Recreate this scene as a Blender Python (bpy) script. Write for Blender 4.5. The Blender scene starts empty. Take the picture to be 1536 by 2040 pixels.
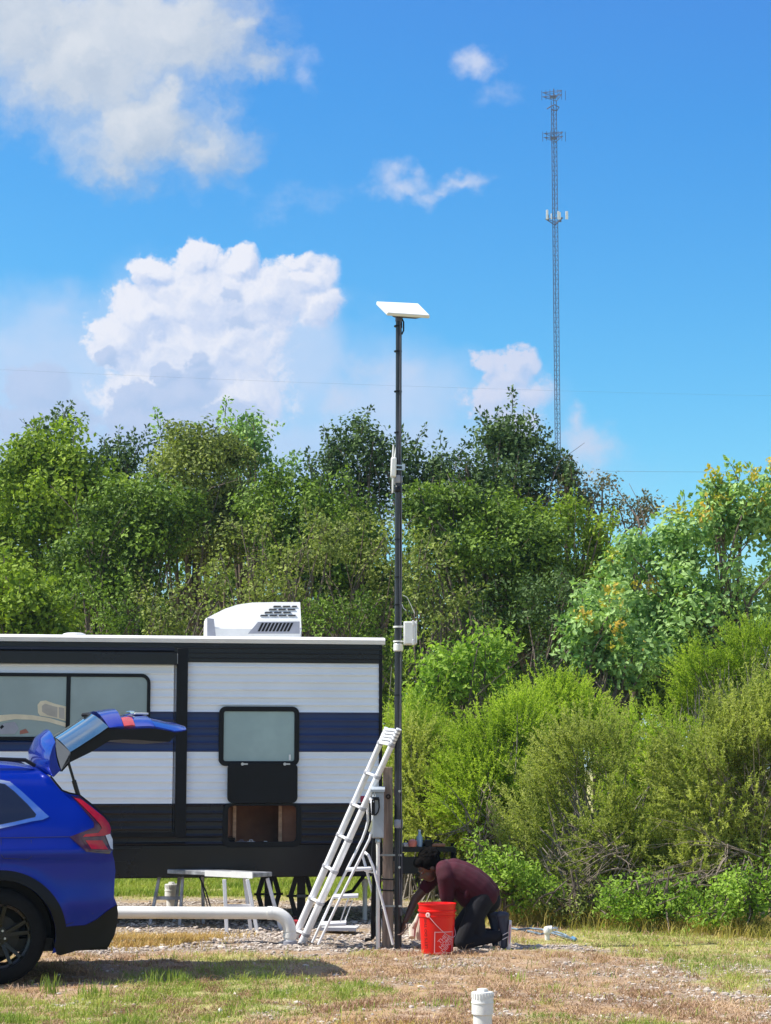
import bpy, bmesh, math, random
import numpy as np
from mathutils import Vector, Matrix
from mathutils.geometry import delaunay_2d_cdt
R = math.radians
sc = bpy.context.scene
col = sc.collection

# ------------------------------------------------------------------ camera
CAM_H, FPX, CX, CY, HOR = 1.65, 3900.0, 768.0, 1020.0, 1530.0
PITCH = math.atan((HOR - CY) / FPX)
cd = bpy.data.cameras.new('camera'); cam = bpy.data.objects.new('camera', cd); col.objects.link(cam)
cam.location = (0, 0, CAM_H); cam.rotation_euler = (R(90) + PITCH, 0, 0)
cd.sensor_fit = 'VERTICAL'; cd.sensor_height = 24; cd.lens = 24 * FPX / 2040
cd.clip_start = .1; cd.clip_end = 6000
sc.camera = cam
cp, sp = math.cos(PITCH), math.sin(PITCH)

# ------------------------------------------------------------------ exposure, sun, sky
sc.view_settings.view_transform = 'Standard'; sc.view_settings.look = 'None'
sc.view_settings.exposure = 0.92; sc.view_settings.gamma = 1
SUN_EL, SUN_AZ = R(56), R(-95)      # azimuth measured from +Y towards +X: the sun stands at the left
SDIR = Vector((math.sin(SUN_AZ) * math.cos(SUN_EL), math.cos(SUN_AZ) * math.cos(SUN_EL), math.sin(SUN_EL)))
sl = bpy.data.lights.new('sun', 'SUN'); sl.energy = 4.2; sl.angle = R(.53); sl.color = (1, .95, .87)
so = bpy.data.objects.new('sun', sl); col.objects.link(so)
so.rotation_euler = SDIR.to_track_quat('Z', 'Y').to_euler(); so.location = (-30, 0, 40)

class NB:
    """small node-tree writer"""
    def __init__(s, nt): s.nt = nt
    def n(s, t, **k):
        x = s.nt.nodes.new(t)
        for a, b in k.items(): setattr(x, a, b)
        return x
    def put(s, sock, v):
        if isinstance(v, bpy.types.NodeSocket): s.nt.links.new(v, sock)
        else: sock.default_value = v
    def m(s, op, a, b=None, c=None, clamp=False):
        x = s.n('ShaderNodeMath', operation=op, use_clamp=clamp); s.put(x.inputs[0], a)
        if b is not None: s.put(x.inputs[1], b)
        if c is not None: s.put(x.inputs[2], c)
        return x.outputs[0]
    def v(s, op, a, b=None):
        x = s.n('ShaderNodeVectorMath', operation=op); s.put(x.inputs[0], a)
        if b is not None: s.put(x.inputs[1], b)
        return x.outputs['Value'] if op in ('DOT_PRODUCT', 'LENGTH') else x.outputs[0]
    def xyz(s, a, b, c):
        x = s.n('ShaderNodeCombineXYZ'); [s.put(x.inputs[i], q) for i, q in enumerate((a, b, c))]; return x.outputs[0]
    def ss(s, v, lo, hi):
        x = s.n('ShaderNodeMapRange', interpolation_type='SMOOTHSTEP')
        s.put(x.inputs[0], v); x.inputs[1].default_value = lo; x.inputs[2].default_value = hi
        return x.outputs[0]
    def noise(s, vec, scale, detail=6, rough=.55, dist=0, out='Fac'):
        x = s.n('ShaderNodeTexNoise'); s.put(x.inputs['Vector'], vec); x.inputs['Scale'].default_value = scale
        x.inputs['Detail'].default_value = detail; x.inputs['Roughness'].default_value = rough
        x.inputs['Distortion'].default_value = dist
        return x.outputs[out]
    def mix(s, f, a, b, blend='MIX'):
        x = s.n('ShaderNodeMix', data_type='RGBA', blend_type=blend); s.put(x.inputs[0], f)
        s.put(x.inputs[6], a if isinstance(a, bpy.types.NodeSocket) else (*a, 1)); s.put(x.inputs[7], b if isinstance(b, bpy.types.NodeSocket) else (*b, 1))
        return x.outputs[2]

def srgb(r, g, b):
    f = lambda c: (c / 255 / 12.92) if c <= 10 else ((c / 255 + .055) / 1.055) ** 2.4
    return (f(r), f(g), f(b))

def build_sky():
    w = bpy.data.worlds.new('World'); sc.world = w; w.use_nodes = True
    nt = w.node_tree; nb = NB(nt); bg = nt.nodes['Background']; STR = .1
    sky = nb.n('ShaderNodeTexSky'); sky.sky_type = 'NISHITA'; sky.sun_disc = False
    sky.sun_elevation = SUN_EL; sky.sun_rotation = SUN_AZ
    sky.air_density = 1; sky.dust_density = .3; sky.ozone_density = 2.5
    sep = nb.n('ShaderNodeSeparateColor'); nt.links.new(sky.outputs[0], sep.inputs[0])
    cmb = nb.n('ShaderNodeCombineColor')
    r = nb.m('MULTIPLY', nb.m('POWER', nb.m('MULTIPLY', sep.outputs[0], .1), 2.8), 38.0)
    g = nb.m('MULTIPLY', nb.m('POWER', nb.m('MULTIPLY', sep.outputs[1], .1), 1.6), 14.6)
    r = nb.m('MINIMUM', nb.m('MAXIMUM', r, .2), nb.m('MULTIPLY', g, .85))
    b = nb.m('MULTIPLY', nb.m('POWER', nb.m('MULTIPLY', sep.outputs[2], .1), .75), 8.1)
    for i, q in enumerate((r, g, b)): nt.links.new(q, cmb.inputs[i])
    skyc = cmb.outputs[0]
    tc = nb.n('ShaderNodeTexCoord'); D = tc.outputs['Generated']
    # tangent-plane coordinates of the part of the sky the clouds stand in (fixed to the world)
    fw = nb.v('DOT_PRODUCT', D, (0, cp, sp)); fwm = nb.m('MAXIMUM', fw, .05)
    a = nb.m('ADD', nb.m('MULTIPLY', nb.m('DIVIDE', nb.v('DOT_PRODUCT', D, (1, 0, 0)), fwm), 3.9), .768)
    e = nb.m('SUBTRACT', 1.02, nb.m('MULTIPLY', nb.m('DIVIDE', nb.v('DOT_PRODUCT', D, (0, -sp, cp)), fwm), 3.9))
    P = nb.xyz(a, e, 0)
    front = nb.ss(fw, .9, .93)
    wv = nb.v('SUBTRACT', nb.noise(P, 5, 4, .55, out='Color'), (.5, .5, .5))
    Pwd = {}
    wv2 = nb.v('SUBTRACT', nb.noise(P, 13, 5, .6, out='Color'), (.5, .5, .5))
    def warp2(k):
        x = nb.n('ShaderNodeVectorMath', operation='SCALE'); nb.put(x.inputs[0], wv2); x.inputs['Scale'].default_value = k
        return nb.v('ADD', warp(.05), x.outputs[0])
    def warp(k):
        x = nb.n('ShaderNodeVectorMath', operation='SCALE'); nb.put(x.inputs[0], wv); x.inputs['Scale'].default_value = k
        return nb.v('ADD', P, x.outputs[0])
    def field(Pv, blobs):
        out = None
        for (x, y, rx, ry, wt) in blobs:
            d = nb.v('MULTIPLY', nb.v('SUBTRACT', Pv, (x / 1000, y / 1000, 0)), (1000 / rx, 1000 / ry, 0))
            f = nb.m('MULTIPLY', nb.m('SUBTRACT', 1, nb.v('LENGTH', d)), wt)
            out = f if out is None else nb.m('SMOOTH_MAX', out, f, .12)
        return out
    res = skyc
    def over(res, alpha, colr): return nb.mix(alpha, res, colr)
    K = 1 / (STR * 2 ** .92)
    def C(r_, g_, b_): return tuple(c * K for c in srgb(r_, g_, b_))
    # low haze-like cloud veil towards the left
    f0 = field(warp(.15), [(60, 880, 800, 330, 1.3), (300, 800, 640, 260, 1.1), (800, 800, 380, 120, .8), (150, 700, 380, 130, .9), (650, 920, 650, 160, 1.1), (570, 700, 170, 170, 1.3), (60, 700, 260, 90, .8)])
    n0 = nb.noise(P, 4.5, 4, .6)
    al = nb.m('MULTIPLY', nb.ss(nb.m('ADD', f0, nb.m('MULTIPLY', nb.m('SUBTRACT', n0, .5), 1.0)), -.1, .75), .88)
    res = over(res, al, nb.mix(nb.noise(P, 7, 5, .5), C(172, 208, 247), C(220, 226, 246)))
    # soft thin clouds
    Pw = warp2(.10)
    f1 = field(Pw, [(955, 128, 62, 48, 1.1), (985, 185, 60, 30, .35), (800, 368, 85, 36, 1.0), (775, 350, 55, 40, .7), (850, 395, 70, 30, .8), (920, 372, 90, 30, .95), (880, 385, 60, 26, .9), (610, 140, 45, 60, .45), (560, 400, 150, 40, .3), (120, 580, 40, 60, .4), (735, 740, 120, 60, .6), (680, 790, 50, 45, .8), (1170, 890, 70, 95, 1.2), (1150, 845, 36, 50, 1.0), (600, 520, 60, 30, .6)])
    n1 = nb.noise(P, 14, 5, .62)
    al = nb.m('MULTIPLY', nb.ss(nb.m('ADD', f1, nb.m('MULTIPLY', nb.m('SUBTRACT', n1, .5), 1.3)), .0, 1.15), .85)
    res = over(res, al, C(214, 220, 240))
    # big soft cloud, upper left
    def big(Pv):
        f = field(Pv, [(170, 110, 260, 210, 1.3), (330, 60, 250, 170, 1.3), (40, 40, 200, 190, 1.2), (270, 250, 240, 150, 1.1), (400, 290, 130, 100, .9), (120, 30, 230, 110, 1.0), (505, 130, 80, 55, .6), (250, 340, 160, 60, .7), (470, 60, 90, 90, .8), (60, 150, 90, 90, .8)])
        nz = nb.noise(Pv, 7, 6, .62)
        return nb.m('ADD', f, nb.m('MULTIPLY', nb.m('SUBTRACT', nz, .5), 1.25))
    Pb = warp2(.13); fb = big(Pb); fb2 = big(nb.v('ADD', Pb, (-.03, -.035, 0)))
    sh = nb.m('ADD', nb.m('MULTIPLY', nb.m('SUBTRACT', fb, fb2), 1.1), .52, clamp=True)
    sh = nb.m('ADD', nb.m('MULTIPLY', sh, .7), nb.m('MULTIPLY', nb.ss(field(P, [(240, 90, 330, 300, 1)]), -.1, .7), .3))
    al = nb.m('MULTIPLY', nb.ss(fb, -.10, .85), .97)
    res = over(res, al, nb.mix(sh, C(172, 188, 210), C(226, 228, 232)))
    # billowing cumulus
    def billow(Pv, sc_, det):
        n = nb.noise(Pv, sc_, det, .58)
        return nb.m('SUBTRACT', .5, nb.m('MULTIPLY', nb.m('ABSOLUTE', nb.m('SUBTRACT', n, .5)), 3.2))
    fine = nb.m('SUBTRACT', nb.noise(P, 26, 6, .66), .5)
    def cumlayer(res, blobs, amp, s1, edge, dark, lit, off=(-.010, -.014, 0), gain=1.3, opac=1., amp2=.5, bias=.6):
        Pq = warp2(.10)
        f = nb.m('ADD', field(Pq, blobs), nb.m('MULTIPLY', billow(Pq, s1, 5), amp)); Po = nb.v('ADD', Pq, off)
        g_ = nb.m('ADD', field(Po, blobs), nb.m('MULTIPLY', billow(Po, s1, 5), amp))
        sh = nb.m('ADD', nb.m('MULTIPLY', nb.m('SUBTRACT', f, g_), gain), bias, clamp=True)
        sh = nb.m('ADD', sh, nb.m('MULTIPLY', fine, .35), clamp=True)
        al = nb.m('MULTIPLY', nb.ss(nb.m('ADD', f, nb.m('MULTIPLY', fine, amp2)), edge[0], edge[1]), opac)
        return over(res, al, nb.mix(sh, dark, lit))
    res = cumlayer(res, [(1010, 745, 60, 52, 1.1), (1030, 715, 38, 32, 1.1), (975, 730, 40, 36, 1), (1050, 780, 55, 50, 1), (985, 800, 70, 60, .9), (1020, 840, 80, 60, .8)],
                   .45, 9, (.12, .62), C(194, 208, 240), C(232, 228, 242), opac=.85, amp2=1.1)
    res = cumlayer(res, [(400, 590, 150, 100, 1.2), (300, 545, 52, 48, 1.2), (400, 520, 62, 45, 1.2), (475, 520, 45, 38, 1.1), (290, 640, 105, 75, 1.2), (240, 680, 70, 75, 1.1),
                         (530, 590, 120, 80, 1.1), (610, 560, 70, 55, .85), (640, 610, 70, 60, .85), (600, 520, 28, 22, .8), (400, 700, 200, 110, 1.1), (480, 800, 120, 90, .8), (300, 790, 150, 90, .8)],
                   .5, 8, (.12, .50), C(180, 200, 238), C(247, 245, 251), bias=.66, gain=1.5, amp2=.9)
    # grey-lavender nearer banks, shaded side towards us
    res = cumlayer(res, [(385, 712, 30, 26, 1.1), (400, 735, 34, 30, 1), (330, 750, 40, 28, 1), (370, 780, 80, 45, 1.1), (290, 800, 90, 40, 1.1), (350, 850, 210, 60, 1.2), (215, 715, 34, 28, .8), (75, 765, 70, 60, 1.), (100, 840, 160, 70, 1.), (460, 590, 34, 26, .55), (480, 640, 40, 30, .5)],
                   .4, 9, (.2, .5), C(176, 197, 232), C(196, 209, 238), opac=.9, bias=.5, amp2=1.0)
    # unseen bright clouds over the rest of the sky, added to lift ambient light
    front_col = res
    nn = nb.noise(D, 2.2, 3, .6)
    zz = nb.n('ShaderNodeSeparateXYZ'); nt.links.new(D, zz.inputs[0])
    al = nb.m('MULTIPLY', nb.ss(nn, .46, .60), nb.ss(zz.outputs[2], 0, .12))
    res = nb.mix(nb.m('MULTIPLY', al, .85), skyc, C(236, 238, 244))
    nt.links.new(res, bg.inputs[0]); bg.inputs[1].default_value = STR
    bg2 = nb.n('ShaderNodeBackground'); nt.links.new(front_col, bg2.inputs[0]); bg2.inputs[1].default_value = STR
    mx = nb.n('ShaderNodeMixShader'); nt.links.new(front, mx.inputs[0]); nt.links.new(bg.outputs[0], mx.inputs[1]); nt.links.new(bg2.outputs[0], mx.inputs[2])
    nt.links.new(mx.outputs[0], nt.nodes['World Output'].inputs[0])
    w.cycles.sampling_method = 'MANUAL'; w.cycles.sample_map_resolution = 512
build_sky()

# ------------------------------------------------------------------ helpers
def W(px, py, Y):
    d = Vector((px - CX, FPX * cp - (CY - py) * sp, FPX * sp + (CY - py) * cp)); t = Y / d.y
    return Vector((d.x * t, Y, CAM_H + d.z * t))
def G(px, py):
    d = Vector((px - CX, FPX * cp - (CY - py) * sp, FPX * sp + (CY - py) * cp)); t = -CAM_H / d.z
    return Vector((d.x * t, d.y * t, 0))
class Frame:
    """a thing's own axes: origin and turn about z; unproj finds the point of plane y=yl a picture point falls on"""
    def __init__(s, loc, rz): s.M = Matrix.Translation(loc) @ Matrix.Rotation(rz, 4, 'Z'); s.I = s.M.inverted(); s.loc = loc; s.rz = rz
    def un(s, px, py, yl=0.):
        a = s.I @ Vector((0, 0, CAM_H)); b = s.I @ W(px, py, 10.)
        d = b - a; t = (yl - a.y) / d.y; p = a + d * t
        return (p.x, p.z)
ROOTM = {}
def tag(o, label=None, cat=None, group=None, kind=None):
    for k, v in (('label', label), ('category', cat), ('group', group), ('kind', kind)):
        if v: o[k] = v
    return o
def thing(name, label, cat, loc=(0, 0, 0), rz=0., group=None):
    o = bpy.data.objects.new(name, None); col.objects.link(o); o.location = loc; o.rotation_euler = (0, 0, rz); o.empty_display_size = .2
    ROOTM[o.name] = Matrix.Translation(Vector(loc)) @ Matrix.Rotation(rz, 4, 'Z')
    return tag(o, label, cat, group)

def mat(name, c, rough=.6, metal=0., var=.12, scale=6., bump=0., coat=0., c2=None, spec=.5, det=4, stretch=None, ramp=(.35, .7)):
    m = bpy.data.materials.new(name); m.use_nodes = True; nt = m.node_tree; nb = NB(nt); p = nt.nodes['Principled BSDF']
    tc = nb.n('ShaderNodeTexCoord').outputs['Object']
    if stretch: tc = nb.v('MULTIPLY', tc, stretch)
    nz = nb.noise(tc, scale, det, .6)
    c2 = c2 or tuple(x * (1 - var * 2.2) for x in c)
    nt.links.new(nb.mix(nb.ss(nz, *ramp), c2, c), p.inputs['Base Color'])
    nt.links.new(nb.m('ADD', rough - .06, nb.m('MULTIPLY', nz, .12)), p.inputs['Roughness'])
    p.inputs['Metallic'].default_value = metal; p.inputs['Coat Weight'].default_value = coat; p.inputs['Coat Roughness'].default_value = .04
    p.inputs['Specular IOR Level'].default_value = spec
    if bump:
        b = nb.n('ShaderNodeBump'); b.inputs['Strength'].default_value = bump; b.inputs['Distance'].default_value = .01
        nt.links.new(nb.noise(tc, scale * 6, 5, .6), b.inputs['Height']); nt.links.new(b.outputs[0], p.inputs['Normal'])
    return m
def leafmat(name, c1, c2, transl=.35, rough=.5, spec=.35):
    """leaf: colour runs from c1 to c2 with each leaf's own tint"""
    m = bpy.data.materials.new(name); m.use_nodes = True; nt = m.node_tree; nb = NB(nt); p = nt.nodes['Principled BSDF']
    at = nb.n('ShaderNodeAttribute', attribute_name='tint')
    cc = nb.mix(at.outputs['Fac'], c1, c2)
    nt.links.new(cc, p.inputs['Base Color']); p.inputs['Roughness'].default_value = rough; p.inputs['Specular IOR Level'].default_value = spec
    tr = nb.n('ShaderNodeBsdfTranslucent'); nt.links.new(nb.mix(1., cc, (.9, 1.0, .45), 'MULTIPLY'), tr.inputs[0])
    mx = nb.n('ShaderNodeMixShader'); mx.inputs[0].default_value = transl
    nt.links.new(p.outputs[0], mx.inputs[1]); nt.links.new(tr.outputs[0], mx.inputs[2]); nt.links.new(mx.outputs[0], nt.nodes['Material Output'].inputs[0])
    return m

class MB:
    def __init__(s): s.v = []; s.f = []; s.mi = []; s.sm = []
    def add(s, vs, fs, mi=0, smooth=True):
        n = len(s.v); s.v += [tuple(x) for x in vs]; s.f += [tuple(i + n for i in f) for f in fs]; s.mi += [mi] * len(fs); s.sm += [smooth] * len(fs); return s
    def box(s, c, d, Rm=None, mi=0):
        c = Vector(c); hs = [Vector((x * d[0] / 2, y * d[1] / 2, z * d[2] / 2)) for x in (-1, 1) for y in (-1, 1) for z in (-1, 1)]
        vs = [c + (Rm @ h if Rm else h) for h in hs]
        return s.add(vs, [(0, 1, 3, 2), (4, 6, 7, 5), (0, 4, 5, 1), (2, 3, 7, 6), (0, 2, 6, 4), (1, 5, 7, 3)], mi, False)
    def b2(s, x0, x1, y0, y1, z0, z1, mi=0): return s.box(((x0 + x1) / 2, (y0 + y1) / 2, (z0 + z1) / 2), (abs(x1 - x0), abs(y1 - y0), abs(z1 - z0)), None, mi)
    def bar(s, a, b, w, h, up=(0, 0, 1), mi=0):
        a, b = Vector(a), Vector(b); x = (b - a); L = x.length; x.normalize(); y = Vector(up).cross(x)
        if y.length < 1e-4: y = Vector((0, 1, 0)).cross(x)
        y.normalize(); z = x.cross(y); Rm = Matrix((x, y, z)).transposed()
        return s.box((a + b) / 2, (L, w, h), Rm, mi)
    def tube(s, pts, r, n=8, mi=0, caps=True):
        pts = [Vector(p) for p in pts]; rs = r if isinstance(r, (list, tuple)) else [r] * len(pts)
        vs = []; prev = None
        for i, p in enumerate(pts):
            t = (pts[min(i + 1, len(pts) - 1)] - pts[max(i - 1, 0)]).normalized()
            if prev is None: a = t.orthogonal().normalized()
            else: a = (prev - t * prev.dot(t)); a = a.normalized() if a.length > 1e-6 else t.orthogonal().normalized()
            prev = a; b = t.cross(a)
            vs += [p + (a * math.cos(2 * math.pi * k / n) + b * math.sin(2 * math.pi * k / n)) * rs[i] for k in range(n)]
        fs = [(i * n + k, i * n + (k + 1) % n, (i + 1) * n + (k + 1) % n, (i + 1) * n + k) for i in range(len(pts) - 1) for k in range(n)]
        if caps: fs += [tuple(range(n))[::-1], tuple((len(pts) - 1) * n + k for k in range(n))]
        return s.add(vs, fs, mi)
    def lathe(s, prof, o=(0, 0, 0), axis=(0, 0, 1), n=24, mi=0, closed=False):
        o = Vector(o); z = Vector(axis).normalized(); x = z.orthogonal().normalized(); y = z.cross(x)
        vs = [o + z * h + (x * math.cos(2 * math.pi * k / n) + y * math.sin(2 * math.pi * k / n)) * r for (r, h) in prof for k in range(n)]
        m = len(prof); fs = [(i * n + k, i * n + (k + 1) % n, ((i + 1) % m) * n + (k + 1) % n, ((i + 1) % m) * n + k) for i in range(m if closed else m - 1) for k in range(n)]
        if not closed: fs += [tuple(range(n))[::-1], tuple((m - 1) * n + k for k in range(n))]
        return s.add(vs, fs, mi)
    def prism(s, poly, y0, y1, mi=0, smooth=False):
        """poly in (x,z), pushed along y"""
        n = len(poly); vs = [(x, y0, z) for x, z in poly] + [(x, y1, z) for x, z in poly]
        fs = [tuple(range(n)), tuple(range(n, 2 * n))[::-1]] + [(i, i + n, (i + 1) % n + n, (i + 1) % n) for i in range(n)]
        return s.add(vs, fs, mi, smooth)
    def grid(s, rows, mi=0):
        m = len(rows[0]); vs = [p for r in rows for p in r]
        return s.add(vs, [(i * m + j, i * m + j + 1, (i + 1) * m + j + 1, (i + 1) * m + j) for i in range(len(rows) - 1) for j in range(m - 1)], mi)
    def build(s, name, mats, parent=None, world=False, bevel=0., ang=32, solid=0., off=-1, recalc=True):
        me = bpy.data.meshes.new(name); vs = s.v
        root = parent
        while root is not None and root.parent is not None: root = root.parent
        if world and parent is not None:
            I = ROOTM[root.name].inverted(); vs = [tuple(I @ Vector(v)) for v in vs]
        me.from_pydata(vs, [], s.f)
        for q in (mats if isinstance(mats, (list, tuple)) else [mats]): me.materials.append(q)
        me.polygons.foreach_set('material_index', s.mi); me.polygons.foreach_set('use_smooth', s.sm)
        if recalc:
            bm = bmesh.new(); bm.from_mesh(me); bmesh.ops.recalc_face_normals(bm, faces=bm.faces); bm.to_mesh(me); bm.free()
        me.set_sharp_from_angle(angle=R(ang)); me.update()
        o = bpy.data.objects.new(name, me); col.objects.link(o); o.parent = parent
        if solid: md = o.modifiers.new('solid', 'SOLIDIFY'); md.thickness = solid; md.offset = off
        if bevel: md = o.modifiers.new('bevel', 'BEVEL'); md.width = bevel; md.segments = 2; md.limit_method = 'ANGLE'; md.angle_limit = R(40); md.harden_normals = False
        return o
def rrect(x0, x1, z0, z1, r, n=6):
    out = []
    for cx, cz, a0 in ((x1 - r, z0 + r, -90), (x1 - r, z1 - r, 0), (x0 + r, z1 - r, 90), (x0 + r, z0 + r, 180)):
        for k in range(n + 1): a = R(a0 + 90 * k / n); out.append((cx + r * math.cos(a), cz + r * math.sin(a)))
    return out
def ring(m, outer, inner, y0, y1, mi=0):
    """frame between two outlines with the same number of points, in (x,z), thickness along y"""
    n = len(outer); vs = [(x, y0, z) for x, z in outer] + [(x, y0, z) for x, z in inner] + [(x, y1, z) for x, z in outer] + [(x, y1, z) for x, z in inner]
    fs = []
    for i in range(n):
        j = (i + 1) % n; fs += [(i, j, n + j, n + i), (2 * n + i, 3 * n + i, 3 * n + j, 2 * n + j), (i, 2 * n + i, 2 * n + j, j), (n + i, n + j, 3 * n + j, 3 * n + i)]
    return m.add(vs, fs, mi)
def bigmesh(name, V, F, mats, parent=None, tint=None, smooth=False, n=4):
    """V (N,3), F (M,n) numpy"""
    me = bpy.data.meshes.new(name); me.vertices.add(len(V)); me.vertices.foreach_set('co', np.ascontiguousarray(V, np.float32).ravel())
    M_ = len(F); me.loops.add(M_ * n); me.loops.foreach_set('vertex_index', np.ascontiguousarray(F, np.int32).ravel())
    me.polygons.add(M_); me.polygons.foreach_set('loop_start', np.arange(M_, dtype=np.int32) * n); me.polygons.foreach_set('loop_total', np.full(M_, n, np.int32))
    me.polygons.foreach_set('use_smooth', np.full(M_, smooth))
    if tint is not None:
        a = me.attributes.new('tint', 'FLOAT', 'FACE'); a.data.foreach_set('value', np.ascontiguousarray(tint, np.float32))
    for q in (mats if isinstance(mats, (list, tuple)) else [mats]): me.materials.append(q)
    me.update(calc_edges=True)
    o = bpy.data.objects.new(name, me); col.objects.link(o); o.parent = parent
    return o
def vnoise(x, y, seed=0):
    xi = np.floor(x).astype(np.int64); yi = np.floor(y).astype(np.int64); fx = x - xi; fy = y - yi; fx = fx * fx * (3 - 2 * fx); fy = fy * fy * (3 - 2 * fy)
    def h(a, b):
        n = (a * 374761393 + b * 668265263 + seed * 144665) & 0xffffffff; n = ((n ^ (n >> 13)) * 1274126177) & 0xffffffff; return ((n ^ (n >> 16)) & 0xffff) / 65535.
    return (h(xi, yi) * (1 - fx) + h(xi + 1, yi) * fx) * (1 - fy) + (h(xi, yi + 1) * (1 - fx) + h(xi + 1, yi + 1) * fx) * fy
def fbm(x, y, s, o=4, seed=0):
    t = 0; a = .5; n = 0
    for k in range(o): t = t + a * vnoise(x * s + 17.3 * k, y * s - 9.1 * k, seed + k); n += a; a *= .5; s *= 2.03
    return t / n
def sst(v, a, b): t = np.clip((v - a) / (b - a), 0, 1); return t * t * (3 - 2 * t)

# ------------------------------------------------------------------ ground
def gz(x, y): return (fbm(x, y, .9, 3, 5) - .5) * .07 * sst(np.abs(y), 3, 8) * (1 - sst(np.hypot(x, y - 19), 60, 90))
def zones(x, y):
    """how much gravel, live green grass and dead straw grows or lies at a place"""
    w = (fbm(x, y, 1.3, 4, 11) - .5)
    pad = sst(y + w * 1.1, 17.75, 18.2) * (1 - sst(y + w * 1.2, 24.6, 25.6)) * (1 - sst(x + w * 1.3 - np.clip((19.6 - y) * .9, -.6, 1.4), .55, 1.15))
    stones = sst(fbm(x, y, 2.6, 4, 23) + .12 * sst(x, .2, 1.8) * (1 - sst(y, 16.3, 17.8)) - .1 * sst(-x, .3, 1.5), .47, .78) * .62
    gravel = np.clip(pad * (.35 + .65 * sst(fbm(x, y, 2.1, 3, 3), .25, .5)) + stones * (1 - sst(y, 17.3, 18.2)), 0, 1)
    green = sst(fbm(x, y, .8, 4, 31) + .14 * sst(-x, -.2, 1.2) * (1 - sst(y, 14.2, 15.8)) - .32 * sst(x, -.6, .6) * (1 - sst(np.abs(y - 15.5), 1.6, 2.6)) * (1 - sst(x, 1.9, 2.6)) + .3 * sst(y, 20.5, 22.) + .3 * sst(x - (19.5 - y) * .25, 1.6, 2.6), .47, .62)
    green = np.clip(green * (1 - .85 * pad), 0, 1)
    return gravel, green, pad
def build_ground():
    def axis(a, b, st, far):
        core = np.arange(a, b + st / 2, st); out = [b]; d = st
        while out[-1] < far: d *= 1.35; out.append(out[-1] + d)
        lo = [a]; d = st
        while lo[-1] > -far: d *= 1.35; lo.append(lo[-1] - d)
        return np.concatenate([np.array(lo[:0:-1]), core, np.array(out[1:])])
    xs = axis(-7, 7, .05, 3000); ys = axis(9, 31, .05, 3000)
    X, Y = np.meshgrid(xs, ys); Z = gz(X, Y); Z += (fbm(X, Y, 9, 2, 77) - .5) * .02 * (np.abs(X) < 7) * (Y > 9) * (Y < 31)
    V = np.stack([X, Y, Z], -1).reshape(-1, 3); nx, ny = len(xs), len(ys)
    i = np.arange(ny - 1)[:, None] * nx + np.arange(nx - 1)[None]; F = np.stack([i, i + 1, i + nx + 1, i + nx], -1).reshape(-1, 4)
    m = bpy.data.materials.new('soil'); m.use_nodes = True; nt = m.node_tree; nb = NB(nt); p = nt.nodes['Principled BSDF']
    tc = nb.n('ShaderNodeTexCoord').outputs['Object']; at = nb.n('ShaderNodeAttribute', attribute_name='zone'); sep = nb.n('ShaderNodeSeparateColor'); nt.links.new(at.outputs['Color'], sep.inputs[0])
    n1 = nb.noise(tc, 3, 6, .6); n2 = nb.noise(tc, 38, 5, .6)
    soil = nb.mix(nb.ss(n2, .35, .65), (.19, .125, .085), (.52, .38, .26)); soil = nb.mix(nb.ss(n1, .4, .62), soil, (.36, .235, .12))
    grn = nb.mix(nb.ss(n2, .3, .7), (.24, .25, .08), (.46, .43, .16))
    vo = nb.n('ShaderNodeTexVoronoi', feature='F1'); nb.put(vo.inputs['Vector'], tc); vo.inputs['Scale'].default_value = 26
    st = nb.mix(nb.ss(vo.outputs['Distance'], .2, .62), (.45, .40, .35), (.16, .12, .09)); st = st
    c = nb.mix(nb.m('MULTIPLY', sep.outputs[1], .8), soil, grn); c = nb.mix(sep.outputs[0], c, st)
    nt.links.new(c, p.inputs['Base Color']); p.inputs['Roughness'].default_value = .95; p.inputs['Specular IOR Level'].default_value = .15
    b = nb.n('ShaderNodeBump'); b.inputs['Strength'].default_value = .8; b.inputs['Distance'].default_value = .02; nt.links.new(n2, b.inputs['Height']); nt.links.new(b.outputs[0], p.inputs['Normal'])
    o = bigmesh('ground', V, F, m, smooth=True); o['kind'] = 'structure'
    g, gr, _ = zones(V[:, 0], V[:, 1]); cc = np.stack([g, gr, g * 0, g * 0 + 1], -1)
    a = o.data.color_attributes.new('zone', 'FLOAT_COLOR', 'POINT'); a.data.foreach_set('color', cc.astype(np.float32).ravel())
build_ground()

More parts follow.
